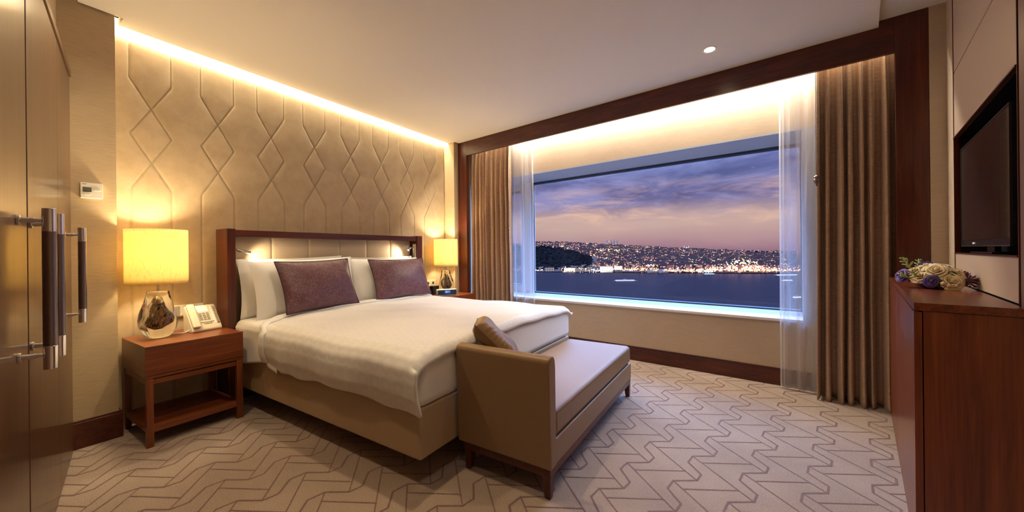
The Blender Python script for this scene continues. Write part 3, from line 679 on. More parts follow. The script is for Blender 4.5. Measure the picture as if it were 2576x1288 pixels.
# table lamps
def table_lamp(loc, label, seed):
    t_ = thing('table_lamp', loc, label, 'table lamp', 'glass based lamps on the nightstands'); x, y, z = loc
    fn = lambda a, zz: 1 + .06 * cos(2 * a + zz * 14 + seed) + .035 * cos(5 * a - zz * 22) * min(1, zz * 12)
    prof = [(.0, .0), (.050, .0), (.062, .004), (.078, .02), (.092, .05), (.099, .085), (.096, .12), (.084, .17), (.070, .22), (.060, .262), (.055, .290), (.054, .306), (.050, .309), (.0, .309)]
    MB().lathe(prof, (x, y, z + .0005), 56, fn, cap=False).build('glass_base', clear, t_, smooth=True)
    fn2 = lambda a, zz: 1 + .28 * cos(2 * a + zz * 24 + seed) + .12 * cos(3 * a - zz * 31)
    prof2 = [(.0, .06), (.016, .062), (.034, .08), (.044, .11), (.040, .15), (.032, .20), (.022, .25), (.012, .275), (.0, .277)]
    MB().lathe(prof2, (x, y, z), 56, fn2, cap=False).build('glass_swirl', swirl, t_, smooth=True)
    MB().tube([(x, y, z + .309), (x, y, z + .46)], .006, 14).build('stem', steel, t_, smooth=True)
    sh_ = MB(); R_ = .155; zb_, zt_ = z + .358, z + .716
    rings = []
    for zz in [zb_ + (zt_ - zb_) * k / 8 for k in range(9)]: rings.append([(x + R_ * cos(2 * pi * j / 64), y + R_ * sin(2 * pi * j / 64), zz) for j in range(64)])
    so = sh_.loft(rings, cap=False).build('lamp_shade', shade_m, t_, smooth=True, solid=.0012, soff=0)
    sp = MB()
    for k in range(3): sp.tube([(x, y, zb_ + .045), (x + (R_ - .002) * cos(k * 2.1 + .3), y + (R_ - .002) * sin(k * 2.1 + .3), zb_ + .012)], .0015, 6)
    sp.build('shade_spider', steel, t_)
    bl = MB().lathe([(.0, 0), (.012, 0), (.014, .02), (.026, .05), (.028, .07), (.020, .088), (0, .095)], (x, y, z + .46), 20).build('bulb', emit('bulb_glow', (1, .8, .5, 1), 6), t_, smooth=True)
    point('lamp_bulb_light', (x, y, z + .575), 27, (1.0, .80, .47), .05)
    return t_
table_lamp((-3.30, .803, .604), 'glass lamp with glowing yellow shade left of the telephone', .4)
table_lamp((-3.335, 3.645, .604), 'glass lamp with glowing yellow shade behind the alarm clock', 2.0)

# telephone
ph = thing('telephone', (-3.32, 1.04, .604), 'ivory desk telephone with a keypad on the nightstand', 'telephone', rz=radians(8))
def PL(x, y, z):   # local: x toward the viewer (+), y along, z up
    a = radians(8); return Vector((-3.32 + x * cos(a) - y * sin(a), 1.035 + x * sin(a) + y * cos(a), .604 + z))
prof = [(.062, 0), (.066, .012), (.058, .03), (-.035, .172), (-.052, .176), (-.058, .16), (-.05, 0)]
b_ = MB(); b_.loft([[PL(px, yy, pz) for px, pz in prof] for yy in (-.078, .105)]); b_.build('body', ivory, ph, bevel=.004, seg=3)
def face(s_, yy, off=0.0):    # point on the sloped keypad face: s_ from 0 (bottom) to 1 (top)
    ax, az, cx_, cz = .058, .03, -.035, .172; L = sqrt((cx_ - ax) ** 2 + (cz - az) ** 2); nx, nz = (cz - az) / L, -(cx_ - ax) / L
    return PL(ax + (cx_ - ax) * s_ + nx * off, yy, az + (cz - az) * s_ + nz * off)
def fbox(mb, s0, s1, ya, yb, h0, h1):
    vs = [face(s_, yy, h) for h in (h0, h1) for (s_, yy) in ((s0, ya), (s0, yb), (s1, yb), (s1, ya))]
    mb.add(vs, [(0, 3, 2, 1), (4, 5, 6, 7), (0, 1, 5, 4), (1, 2, 6, 5), (2, 3, 7, 6), (3, 0, 4, 7)])
hs = MB(); fbox(hs, -.03, 1.06, -.076, -.030, .004, .026); hs.build('handset', ivory, ph, bevel=.007, seg=3)
ky = MB()
for r_ in range(4):
    for c_ in range(3): fbox(ky, .33 + r_ * .092, .39 + r_ * .092, -.012 + c_ * .022, .004 + c_ * .022, .0, .003)
for c_ in range(6): fbox(ky, .20, .235, -.014 + c_ * .014, -.003 + c_ * .014, 0, .0025); fbox(ky, .13, .16, .0 + c_ * .009, .007 + c_ * .009, 0, .0025)
ky.build('keypad', grey_k, ph)
cd = MB(); fbox(cd, .72, .95, -.022, .052, 0, .0012); fbox(cd, .14, .97, .066, .079, 0, .001); cd.build('paper_card', paper_label, ph)
sk_ = MB()
for k in range(9): fbox(sk_, .18 + k * .085, .23 + k * .085, .084, .098, 0, .003)
sk_.build('speed_dial_keys', grey_k, ph)
red = plain('red_message_lamp', (.25, .01, .01, 1), .3); rm = MB(); fbox(rm, .10, .14, .084, .098, 0, .003); rm.build('message_lamp', red, ph)
MB().tube([PL(.03, -.078, .02), PL(.03, -.11, .006), PL(-.02, -.15, .005), PL(-.09, -.14, .005), PL(-.15, -.13, .005)], .003, 8).build('cord', white_p, ph, smooth=True)

# wall switch plate, socket, thermostat
sw = thing('wall_switch', (-3.528, 1.02, .735), 'beige wall switch plate with a blue dot behind the telephone', 'switch')
MB().box((-3.531, .925, .695), (-3.520, 1.115, .780)).build('plate', ivory, sw, bevel=.001)
MB().box((-3.5195, .932, .703), (-3.516, .975, .772)).build('rocker', grey_k, sw, bevel=.001)
for a in (.978, 1.024, 1.070): MB().box((-3.5195, a, .703), (-3.516, a + .043, .772)).build('rocker', white_p, sw, bevel=.001)
MB().box((-3.516, .9995, .735), (-3.515, 1.0025, .741)).build('indicator', blue_led, sw)
so = thing('wall_socket', (-3.528, 3.55, .75), 'ivory wall socket plate above the far nightstand', 'socket')
MB().box((-3.531, 3.45, .70), (-3.518, 3.64, .782)).build('plate', ivory, so, bevel=.001)
for a in (3.50, 3.59): MB().tube([(-3.5178, a, .742), (-3.5168, a, .742)], .018, 20).build('socket_hole', dark_l, so)
th = thing('thermostat', (-3.36, .523, 1.545), 'small cream room thermostat with a grey display on the pilaster', 'thermostat')
MB().box((-3.3645, .478, 1.501), (-3.345, .568, 1.594)).build('body', white_p, th, bevel=.002)
MB().box((-3.3449, .486, 1.538), (-3.344, .522, 1.566)).build('display', plain('lcd_grey', (.10, .10, .075, 1), .3), th)
for (cy_, cz_) in ((.545, 1.552), (.504, 1.524)):
    MB().loft([[(-3.3449, cy_ + .017 * cos(q * pi / 8), cz_ + .008 * sin(q * pi / 8)) for q in range(16)], [(-3.341, cy_ + .014 * cos(q * pi / 8), cz_ + .006 * sin(q * pi / 8)) for q in range(16)]]).build('rocker_button', ivory, th)
MB().box((-3.3449, .484, 1.582), (-3.3444, .502, 1.586)).build('maker_mark', grey_k, th)

# alarm clock, black dock, dark holder on the far nightstand
CA = radians(-34); CO = Vector((-3.115, 3.425, .604))
def CL(x, y, z): return Vector((CO.x + x * cos(CA) - y * sin(CA), CO.y + x * sin(CA) + y * cos(CA), CO.z + z))
ck = thing('alarm_clock', CO, 'white and black digital alarm clock with blue digits beside the far lamp', 'alarm clock', rz=CA)
MB().box((-.09, -.125, .012), (.0, .125, .082), CL).build('casing', white_p, ck, bevel=.012, seg=4)
MB().box((-.004, -.118, .017), (.003, .118, .077), CL).build('front_panel', dark_p, ck, bevel=.002)
MB().box((-.07, -.11, .0), (-.01, .11, .0125), CL).build('foot', steel, ck, bevel=.002)
MB().box((.0031, -.036, .032), (.0036, .038, .070), CL).build('display', digit_halo, ck)
def seg7(mb, y, z, w, h, ch):
    S = {'1': 'bc', '8': 'abcdefg', '2': 'abged'}[ch]; q = .0022
    R_ = {'a': (0, h - q, w, h), 'g': (0, h / 2 - q / 2, w, h / 2 + q / 2), 'd': (0, 0, w, q), 'b': (w - q, h / 2, w, h), 'c': (w - q, 0, w, h / 2), 'f': (0, h / 2, q, h), 'e': (0, 0, q, h / 2)}
    for s_ in S: a, b0_, c_, d_ = R_[s_]; mb.box((.0037, y + a, z + b0_), (.0042, y + c_, z + d_), CL)
dg = MB()
for ch, yy in (('1', -.034), ('8', -.018), ('2', .003), ('1', .018)): seg7(dg, yy, .042, .012, .023, ch)
dg.box((.0037, -.0035, .049), (.0042, -.0015, .051), CL); dg.box((.0037, -.0035, .057), (.0042, -.0015, .059), CL)
dg.build('digits', digits, ck)
bxs = thing('remote_box', (-3.38, 3.53, .604), 'small black box behind the alarm clock', 'box')
MB().box((-3.42, 3.425, .6045), (-3.355, 3.53, .715)).build('box_body', dark_p, bxs, bevel=.004)
MB().box((-3.418, 3.427, .7152), (-3.357, 3.528, .7165)).build('lid', dark_l, bxs)
ho = thing('tissue_holder', (-3.43, 3.41, .604), 'dark brown leather holder standing left of the small black box', 'holder')
MB().box((-3.46, 3.350, .6045), (-3.425, 3.412, .745)).build('holder_body', dark_l, ho, bevel=.005)
MB().tube([(-3.442, 3.362, .745), (-3.442, 3.38, .758), (-3.442, 3.40, .745)], .004, 8).build('handle_loop', dark_l, ho, smooth=True)

# ================================================================== BENCH (chaise at the foot of the bed)
bn = thing('bench', (-1.0, 2.2, 0), 'tan leather bench with one upright end at the foot of the bed', 'bench')
X0, X1, Y0, Y1 = -1.284, -.752, 1.50, 2.94
bf = MB().box((X0 + .02, Y0 + .01, .102), (X1 - .004, Y1 - .004, .140)).build('wooden_frame', wood_y, bn, bevel=.002)
MB().box((X0, Y0 + .062, .141), (X1, Y1, .262)).build('seat_base', tan, bn, bevel=.008, seg=3)
MB().box((X0 + .002, Y0 + .064, .264), (X1 - .001, Y1 - .001, .396)).build('seat_cushion', tan, bn, bevel=.030, seg=6)
ar = MB(); prof = [(Y0, .141), (Y0 + .062, .141), (Y0 + .060, .60), (Y0 + .055, .640), (Y0 + .044, .658), (Y0 + .020, .664), (Y0 - .006, .656), (Y0 - .016, .632)]
ar.loft([[(x, py, pz) for py, pz in prof] for x in (X0 - .016, X1 + .006)]); ar.build('arm', tan, bn, bevel=.010, seg=4, ang=50)
stt = MB(); stt.tube([(X1 - .003, Y0 + .075, .383), (X1 - .003, Y1 - .02, .383)], .0014, 6); stt.build('seam', tan_dark, bn)
def leg(cx_, cy_, sx_, sy_):
    q = .022; r = .014
    MB().loft([[(cx_ + a * r + sx_ * .004, cy_ + b_ * r + sy_ * .004, 0) for a, b_ in ((-1, -1), (1, -1), (1, 1), (-1, 1))], [(cx_ + a * q, cy_ + b_ * q, .1015) for a, b_ in ((-1, -1), (1, -1), (1, 1), (-1, 1))]]).build('leg', wood_z, bn, bevel=.0015)
leg(X1 - .026, Y0 + .032, 1, -1); leg(X0 + .045, Y0 + .032, -1, -1); leg(X1 - .026, Y1 - .026, 1, 1); leg(X0 + .045, Y1 - .026, -1, 1)
cus = pillow_mesh(.29, .31, .115, .03, n=44, p=5.0, seed=9, pw=.42)
for v in cus.v:   # puckers round the edge seam
    e = max(abs(v.x) / .14, abs(v.z) / .155)
    if e > .55: v.y *= 1 + .16 * sin(34 * atan2(v.z, v.x)) * (e - .55)
cob = cus.build('scatter_cushion', tan, smooth=True)
edge_pipe(.28, .31, .03, .0025).build('piping', tan_dark, cob, smooth=True)
nrm = Vector((.55, .44, .71)).normalized(); e1_ = Vector((.66, .415, -.60)); e1_ = (e1_ - nrm * e1_.dot(nrm)).normalized(); e2_ = nrm.cross(e1_)
R3 = Matrix(((e2_.x, nrm.x, e1_.x, 0), (e2_.y, nrm.y, e1_.y, 0), (e2_.z, nrm.z, e1_.z, 0), (0, 0, 0, 1)))
cob.matrix_world = Matrix.Translation((-1.185, 1.70, .648)) @ R3
tag(cob, 'tan leather cushion leaning behind the upright end of the bench', 'cushion')

# ================================================================== CEILING DOWNLIGHTS
def downlight(x, y, label, e, vis=False):
    d = thing('ceiling_light', (x, y, CEIL), label, 'ceiling light', 'recessed ceiling lights')
    MB().lathe([(.050, -.003), (.050, .0), (.036, .0), (.036, -.003)], (x, y, CEIL - .0005), 32, cap=False).build('trim_ring', white_p, d)
    MB().lathe([(0, 0), (.036, 0), (.036, -.0012), (0, -.0012)], (x, y, CEIL - .0005), 32, cap=False).build('lens', led, d)
    spot('downlight', (x, y, CEIL - .012), (x, y, 0), e, (1.0, .78, .49), radians(150), .8, .04)
downlight(-.197, 3.165, 'small round lit ceiling downlight above the window end', 7)
for (x, y), e in zip(DOWN, FILL_W): downlight(x, y, 'unseen fill downlight added in the ceiling above the camera', e * 2)

# ================================================================== FLOWERS
fl_c = TV(-.128, .62, .95)
fl = thing('flower_arrangement', fl_c, 'low arrangement of cream roses and purple blooms in a silver bowl', 'flowers')
MB().lathe([(.0, .001), (.034, .001), (.038, .003), (.060, .010), (.078, .022), (.083, .027), (.081, .029), (.073, .023), (.045, .010), (0, .008)], fl_c, 40, cap=False).build('bowl', silver, fl, smooth=True)
cream = fabric('cream_petals', (.86, .70, .42, 1), .6, 80, .05, .3); purple = fabric('purple_petals', (.10, .035, .30, 1), .55, 80, .05, .3); blueish = fabric('blue_violet_petals', (.13, .12, .45, 1), .6, 80, .05, .3)
green = fabric('dark_leaves', (.035, .075, .018, 1), .5, 60, .1, .1); lime = fabric('pale_green_buds', (.42, .50, .17, 1), .6, 60, .1, .1); magenta = fabric('magenta_petals', (.17, .04, .09, 1), .6, 80, .1, .3)
def rose_mesh(mats, name, seed, parent, rings=((2, .16, .92), (3, .34, .90), (4, .56, .80), (5, .82, .66), (6, 1.10, .42))):
    r = random.Random(seed); mb = MB()
    for k, (n, rad, hgt) in enumerate(rings):
        for i in range(n):
            a0 = 2 * pi * i / n + k * .7 + r.uniform(-.15, .15); spread = pi / n * 1.18; tilt = r.uniform(.92, 1.08)
            def f(u, v, a0=a0, spread=spread, rad=rad, hgt=hgt, k=k, tilt=tilt):
                a = a0 + (2 * u - 1) * spread; w = 1 - .25 * (2 * u - 1) ** 2
                rr = rad * (.30 + .70 * v ** .8) * tilt; 
                if v > .75: rr += .16 * (v - .75) / .25 * (.3 + .22 * k)
                z = hgt * v ** .9 * w - (.14 * max(0, v - .8) / .2 * k * .3)
                return (rr * cos(a), rr * sin(a), z)
            mb.grid(f, 7, 7)
    mb.lathe([(.0, 0), (.22, .0), (.2, .7), (.08, .9), (0, .92)], (0, 0, 0), 10, cap=False)
    me = mb.build(name, mats, None, smooth=True, solid=.03); me.parent = parent; return me
proto = {'rose': rose_mesh(cream, 'rose', 1, fl), 'purple_bloom': rose_mesh(purple, 'purple_bloom', 4, fl, ((3, .25, .8), (4, .5, .8), (5, .8, .65), (5, 1.05, .35))), }
hy = MB()
for k in range(16):
    a = k * 2.4; e = .3 + .6 * (k / 16); d = Vector((cos(a) * e, sin(a) * e, 1 - e * .5)).normalized()
    s_ = d.orthogonal().normalized(); q = d.cross(s_)
    hy.add([d * .2, d * .7 + s_ * .18, d * 1.1, d * .7 - s_ * .18, d * .75 + q * .12], [(0, 1, 4), (1, 2, 4), (2, 3, 4), (3, 0, 4)])
hyo = hy.build('star_bloom', blueish, None, solid=.02); hyo.parent = fl; proto['star_bloom'] = hyo
hy2 = MB()
for k in range(22):
    a = k * 2.4; e = .2 + .8 * (k / 22); d = Vector((cos(a) * e, sin(a) * e, 1.1 - e * .7)).normalized(); s_ = d.orthogonal().normalized()
    hy2.add([d * .1 - s_ * .03, d * .1 + s_ * .03, d * .9 + s_ * .09, d * 1.02, d * .9 - s_ * .09], [(0, 1, 2, 3, 4)])
mo = hy2.build('daisy_bloom', magenta, None, solid=.03); mo.parent = fl; proto['daisy_bloom'] = mo
lf = MB()
def leaff(u, v): w = sin(pi * min(1, u * .96 + .02)) * .28; return (u * 1.0, (2 * v - 1) * w, .18 * sin(pi * u) - .3 * u * u + .06 * abs(2 * v - 1))
lf.grid(leaff, 10, 4); lo = lf.build('leaf', green, None, smooth=True, solid=.012); lo.parent = fl; proto['leaf'] = lo
sn = MB()   # pale green spiky sprig
sn.tube([(0, 0, 0), (.05, 0, .5), (0, .04, 1.0)], .035, 6)
for k in range(9):
    z = .25 + k * .09; a = k * 2.3; d = Vector((cos(a), sin(a), .55)).normalized() * (.42 - .02 * k); s_ = d.orthogonal().normalized() * .06
    p = Vector((.03, .01, z)); sn.add([p - s_, p + s_, p + d * .6 + s_ * 1.3, p + d, p + d * .6 - s_ * 1.3], [(0, 1, 2, 3, 4)])
so_ = sn.build('green_sprig', lime, None, smooth=True, solid=.03); so_.parent = fl; proto['green_sprig'] = so_
bd = MB().lathe([(0, 0), (.35, .1), (.5, .45), (.38, .85), (.1, 1.0), (0, 1.0)], (0, 0, 0), 14, lambda a, z: 1 + .08 * cos(5 * a), cap=False).build('rose_bud', fabric('peach_petals', (.75, .50, .34, 1), .6, 60), None, smooth=True); bd.parent = fl; proto['rose_bud'] = bd
used = set()
# view-facing frame for the bouquet: r (to the right in the picture), t (toward the viewer)
tow = (Vector((0, 0, 0)) - Vector((fl_c.x, fl_c.y, 0))).normalized(); rr_ = Vector((-tow.y, tow.x, 0))
def flower(kind, r, f, z, size, dirv):
    o = proto[kind]
    if kind in used: n = o.copy(); SC.collection.objects.link(n); n.parent = fl; o = n
    used.add(kind)
    d = (rr_ * dirv[0] + tow * dirv[1] + Vector((0, 0, dirv[2]))).normalized()
    o.rotation_euler = (d.to_track_quat('Z', 'Y').to_matrix().to_4x4() @ Matrix.Rotation(random.uniform(0, 6), 4, 'Z')).to_euler()
    p = rr_ * (r * .84 - .004) + tow * f * .85 + Vector((0, 0, z + (.004 if z > .04 else 0))); o.location = p; o.scale = (size * .92,) * 3
FR = [('rose', -.045, .045, .050, .036, (-.3, .7, .5)), ('rose', .012, .045, .072, .042, (0, .7, .6)), ('rose', .060, .060, .036, .040, (.3, .8, .4)), ('rose', .075, .02, .066, .034, (.5, .4, .7)),
      ('rose', .040, .0, .085, .034, (.1, .3, .9)), ('rose', -.020, .0, .086, .036, (-.1, .2, 1)), ('rose', -.070, .02, .066, .034, (-.5, .4, .7)), ('rose', .02, -.04, .082, .034, (.1, -.2, 1)), ('rose', .085, -.02, .062, .032, (.7, 0, .7)), ('rose', -.045, -.045, .07, .032, (-.3, -.2, .9)),
      ('purple_bloom', -.115, .020, .050, .032, (-.7, .7, .3)), ('purple_bloom', -.005, .085, .036, .028, (-.1, 1, .15)), ('purple_bloom', .105, .0, .040, .026, (.9, .3, .2)),
      ('star_bloom', -.03, -.045, .098, .032, (-.1, 0, 1)), ('star_bloom', -.005, -.06, .096, .028, (.1, 0, 1)), ('daisy_bloom', .118, .03, .040, .045, (.9, .5, .1)), ('daisy_bloom', .10, -.04, .05, .04, (.9, -.2, .3)),
      ('green_sprig', -.080, -.01, .082, .075, (-.5, .1, .9)), ('green_sprig', -.085, .045, .045, .055, (-.7, .6, .4)), ('green_sprig', -.060, .060, .05, .05, (-.3, .7, .6)), ('green_sprig', -.06, -.05, .08, .06, (.1, -.2, 1)),
      ('rose_bud', .035, .105, .030, .020, (.1, 1, 0)), ('rose_bud', .080, .095, .022, .014, (.3, .9, -.2)), ('rose_bud', .055, .105, .020, .020, (.1, .9, .1)), ('rose_bud', -.055, .085, .030, .012, (-.4, .8, -.1))]
for f_ in FR: flower(*f_)
for k in range(44):
    a = random.uniform(0, 2 * pi); q = random.uniform(.03, .10); 
    flower('leaf', cos(a) * q, sin(a) * q, random.uniform(.030, .050), random.uniform(.035, .06), (cos(a), sin(a), random.uniform(-.25, .4)))

# ================================================================== OUTSIDE: strait, far shore, city
EXT = -60.0
def OUT(px, t_, z):       # a place out there: bearing of picture column px, distance t_ along the view axis
    u = (px - 1288) / FPX; p = fw * t_ + rt * (u * t_); return Vector((p.x, p.y, z))
m = bpy.data.materials.new('dark_sea_water'); m.use_nodes = True; t = NT(m.node_tree); t.n.clear(); o = t.obj()
n = t.noise(t.mapping(o, (.02, .07, 1), rot=(0, 0, YAW)), 1.0, 5, .6)
df = t.node('ShaderNodeBsdfDiffuse'); t.l.new(t.ramp(n, [(.3, (.0024, .0018, .0026, 1)), (.7, (.0050, .0036, .0048, 1))]), df.inputs[0])
gs = t.node('ShaderNodeBsdfGlossy', inp={'Roughness': .25, 'Color': (.7, .5, .6, 1)}); n5 = t.noise(t.mapping(o, (.10, .35, 1), rot=(0, 0, YAW)), 1.0, 4)
bn_ = t.node('ShaderNodeBump', inp={'Strength': .12, 'Distance': .5}); t.l.new(n5, bn_.inputs['Height']); t.l.new(bn_.outputs[0], gs.inputs['Normal'])
mx = t.node('ShaderNodeMixShader', inp={0: .055}); t.l.new(df.outputs[0], mx.inputs[1]); t.l.new(gs.outputs[0], mx.inputs[2]); t.l.new(mx.outputs[0], t.node('ShaderNodeOutputMaterial').inputs[0]); sea_m = m
sea = MB(); sea.add([OUT(-3000, 200, EXT), OUT(5500, 200, EXT), OUT(9000, 4500, EXT), OUT(-5000, 4500, EXT)], [(0, 1, 2, 3)])
sea.add([OUT(-3000, 30, EXT), OUT(5500, 30, EXT), OUT(5500, 200, EXT), OUT(-3000, 200, EXT)], [(0, 1, 2, 3)]); struct(sea.build('sea', sea_m))
def shore(px): return 61 * FPX / (52 + 10 * (px - 1340) / 560.0) if px < 1900 else 61 * FPX / 62
def sky_y(px):    # picture row of the skyline -> slope above eye level
    pts = [(1000, 600), (1340, 611), (1420, 612), (1500, 616), (1600, 621), (1700, 627), (1800, 630), (1950, 634), (2100, 634), (2600, 632)]
    for (a, ya), (b_, yb) in zip(pts, pts[1:]):
        if px <= b_: return ya + (yb - ya) * (px - a) / (b_ - a)
    return 632
def hor(px): return 632.6 - .0108 * (px - 1288)
def gz(px, t_):   # ground height of the far shore
    s_ = shore(px); T1 = 2500.0; q = max(0, min(1, (t_ - s_) / (T1 - s_)))
    top = 1.15 + (hor(px) - sky_y(px) - 2.5) / FPX * T1
    z = EXT + 2 + (top - EXT - 2) * (q ** .75)
    return z + 5 * sin(px * .021 + t_ * .004) * q * (1 - q) * 2
def gforest(px, t_):   # dark wooded hill on the left
    s_ = shore(px); 
    prof = [(900, 612), (1340, 622), (1390, 624), (1440, 634), (1480, 645), (1500, 656), (1515, 674), (1530, 690)]
    y = 690
    for (a, ya), (b_, yb) in zip(prof, prof[1:]):
        if a <= px <= b_: y = ya + (yb - ya) * (px - a) / (b_ - a)
    T1 = s_ + 420; top = 1.15 + (hor(px) - y) / FPX * T1; q = max(0, min(1, (t_ - s_) / 420))
    return EXT + 1 + (top - EXT - 1) * sin(q * pi / 2) ** 1.3 + 3 * sin(px * .2 + t_ * .05) * q
m, t, b = mat('night_hillside'); setb(t, b, Base_Color=t.ramp(t.noise(t.obj(), .03, 5), [(.3, (.030, .014, .012, 1)), (.7, (.085, .040, .034, 1))]), Roughness=1.0, Specular_IOR_Level=0.0); hill_m = m
m, t, b = mat('dark_woodland'); setb(t, b, Base_Color=t.ramp(t.noise(t.obj(), .08, 6, .7), [(.35, (.002, .0016, .002, 1)), (.7, (.007, .005, .0055, 1))]), Roughness=1.0, Specular_IOR_Level=0.0); forest_m = m
hl_ = MB(); hl_.grid(lambda u, v: (lambda px: (lambda t_: OUT(px, t_, gz(px, t_)))(shore(px) + (2600 - shore(px)) * v))(700 + 2100 * u), 120, 40)
hl_.grid(lambda u, v: (lambda px: OUT(px, 2600 + 300 * v, gz(px, 2600) - 80 * v))(700 + 2100 * u), 120, 2); struct(hl_.build('hillside', hill_m, smooth=True))
fr_ = MB(); fr_.grid(lambda u, v: (lambda px: (lambda t_: OUT(px, t_, gforest(px, t_)))(shore(px) + 440 * v))(700 + 860 * u), 110, 24); struct(fr_.build('wooded_hill', forest_m, smooth=True))
# tree crowns as bumps on the wooded hill and along the ridge: nobody could count them
tc = MB(); rn = random.Random(5)
def blob(mb, p, r, h): mb.lathe([(r * .9, 0), (r, h * .35), (r * .7, h * .75), (0, h)], p, 6, cap=False)
for k in range(1500):
    px = rn.uniform(1000, 1555); t_ = shore(px) + rn.uniform(5, 425); z = gforest(px, t_)
    if z < EXT + 3: continue
    blob(tc, OUT(px, t_, z - 1), rn.uniform(4, 8), rn.uniform(5, 10))
for k in range(1300):
    px = rn.uniform(1560, 2450); blob(tc, OUT(px, 2520 + rn.uniform(-60, 60), gz(px, 2500) - 2), rn.uniform(4, 9), rn.uniform(8, 16))
tag(tc.build('woodland', forest_m), 'dark trees covering the wooded hill and the ridge across the water', 'trees', kind='stuff')
# facade materials: pale walls picked out by lit windows
def facade(name, wall, glow, dens, s):
    m, t, b = mat(name); g_ = t.node('ShaderNodeTexCoord').outputs['Object']
    cell = t.node('ShaderNodeVectorMath', operation='FLOOR'); t.l.new(t.mapping(g_, (.30, .30, .33)), cell.inputs[0])
    add = t.node('ShaderNodeVectorMath', operation='ADD'); t.l.new(cell.outputs[0], add.inputs[0])
    oi = t.node('ShaderNodeObjectInfo'); t.l.new(oi.outputs['Location'], add.inputs[1])
    wn = t.node('ShaderNodeTexWhiteNoise', noise_dimensions='3D'); t.l.new(add.outputs[0], wn.inputs['Vector'])
    lit = t.math('GREATER_THAN', wn.outputs['Value'], 1 - dens)
    f2 = t.node('ShaderNodeVectorMath', operation='FRACTION'); t.l.new(t.mapping(g_, (.30, .30, .33)), f2.inputs[0])
    sp_ = t.node('ShaderNodeSeparateXYZ'); t.l.new(f2.outputs[0], sp_.inputs[0])
    wz = t.math('MULTIPLY', t.math('GREATER_THAN', sp_.outputs[2], .3), t.math('LESS_THAN', sp_.outputs[2], .85))
    wall = (wall[0] * 1.5, wall[1] * .9, wall[2] * .9) + (1,); setb(t, b, Base_Color=wall, Roughness=.9, Specular_IOR_Level=0.0, Emission_Color=glow, Emission_Strength=t.math('MULTIPLY', t.math('MULTIPLY', lit, wz), s)); m.cycles.emission_sampling = 'NONE'; return m
fac = [facade('pink_facade', (.085, .045, .036, 1), (1, .52, .32, 1), .20, 1.6), facade('brown_facade', (.05, .026, .022, 1), (1, .62, .42, 1), .14, 1.5), facade('mauve_facade', (.045, .028, .032, 1), (1, .45, .26, 1), .18, 1.8), facade('cream_facade', (.12, .065, .042, 1), (1, .68, .42, 1), .22, 1.5)]
roof_m = plain('dark_roof', (.022, .010, .009, 1), .9, spec=0)
def bmesh_unit(w, d, h):
    mb = MB(); mb.box((-w / 2, -d / 2, -8), (w / 2, d / 2, h)); mb.add([(-w / 2 - .5, -d / 2 - .5, h), (w / 2 + .5, -d / 2 - .5, h), (w / 2 + .5, d / 2 + .5, h), (-w / 2 - .5, d / 2 + .5, h), (-w / 4, 0, h + 3), (w / 4, 0, h + 3)], [(0, 1, 5, 4), (1, 2, 5), (2, 3, 4, 5), (3, 0, 4)], 1); return mb
protos = []
for k in range(8):
    w, d, h = rn.uniform(10, 22), rn.uniform(10, 16), rn.uniform(8, 19)
    protos.append(bmesh_unit(w, d, h).build('hillside_building', [fac[k % 4], roof_m]))
LBL = 'small block with lit windows on the hillside across the water'
first = [True] * 8; cnt = 0
def forest_covers(px, t_):
    if px > 1526: return False
    T1 = shore(px) + 420
    return (gz(px, t_) + 10 - 1.15) / t_ < (gforest(px, T1) + 4 - 1.15) / T1
cand = []
for k in range(3900):
    px = rn.uniform(1345, 2450); s_ = shore(px); t_ = s_ + 14 + (2480 - s_) * rn.random() ** 1.25
    if forest_covers(px, t_) or (px < 1508 and t_ < s_ + 450): continue
    if t_ > 2000 and 1780 < px < 2050 and rn.random() < .85: continue
    if t_ < s_ + 60 and px < 1550: continue
    cand.append((t_, px))
cand.sort(key=lambda c_: c_[0] + (5000 if c_[1] > 2020 else 0)); rest = MB()
for i, (t_, px) in enumerate(cand):
    k = rn.randrange(8); p = OUT(px, t_, gz(px, t_)); rz = YAW + rn.uniform(-.5, .5)
    if i < 290:
        if first[k]: o = protos[k]; first[k] = False
        else: o = protos[k].copy(); SC.collection.objects.link(o)
        o.location = p; o.rotation_euler = (0, 0, rz); tag(o, LBL, 'building', 'hillside buildings across the water')
    else:
        me = protos[k].data; R_ = Matrix.Translation(p) @ Matrix.Rotation(rz, 4, 'Z')
        nb_ = len(rest.v); rest.v += [R_ @ v.co for v in me.vertices]
        for q in me.polygons: rest.f.append(tuple(nb_ + a for a in q.vertices)); rest.mi.append(4 if q.material_index else k % 4)
tag(rest.build('distant_houses', fac + [roof_m]), 'rows of tiny lit houses climbing to the ridge across the water', 'houses', kind='stuff')
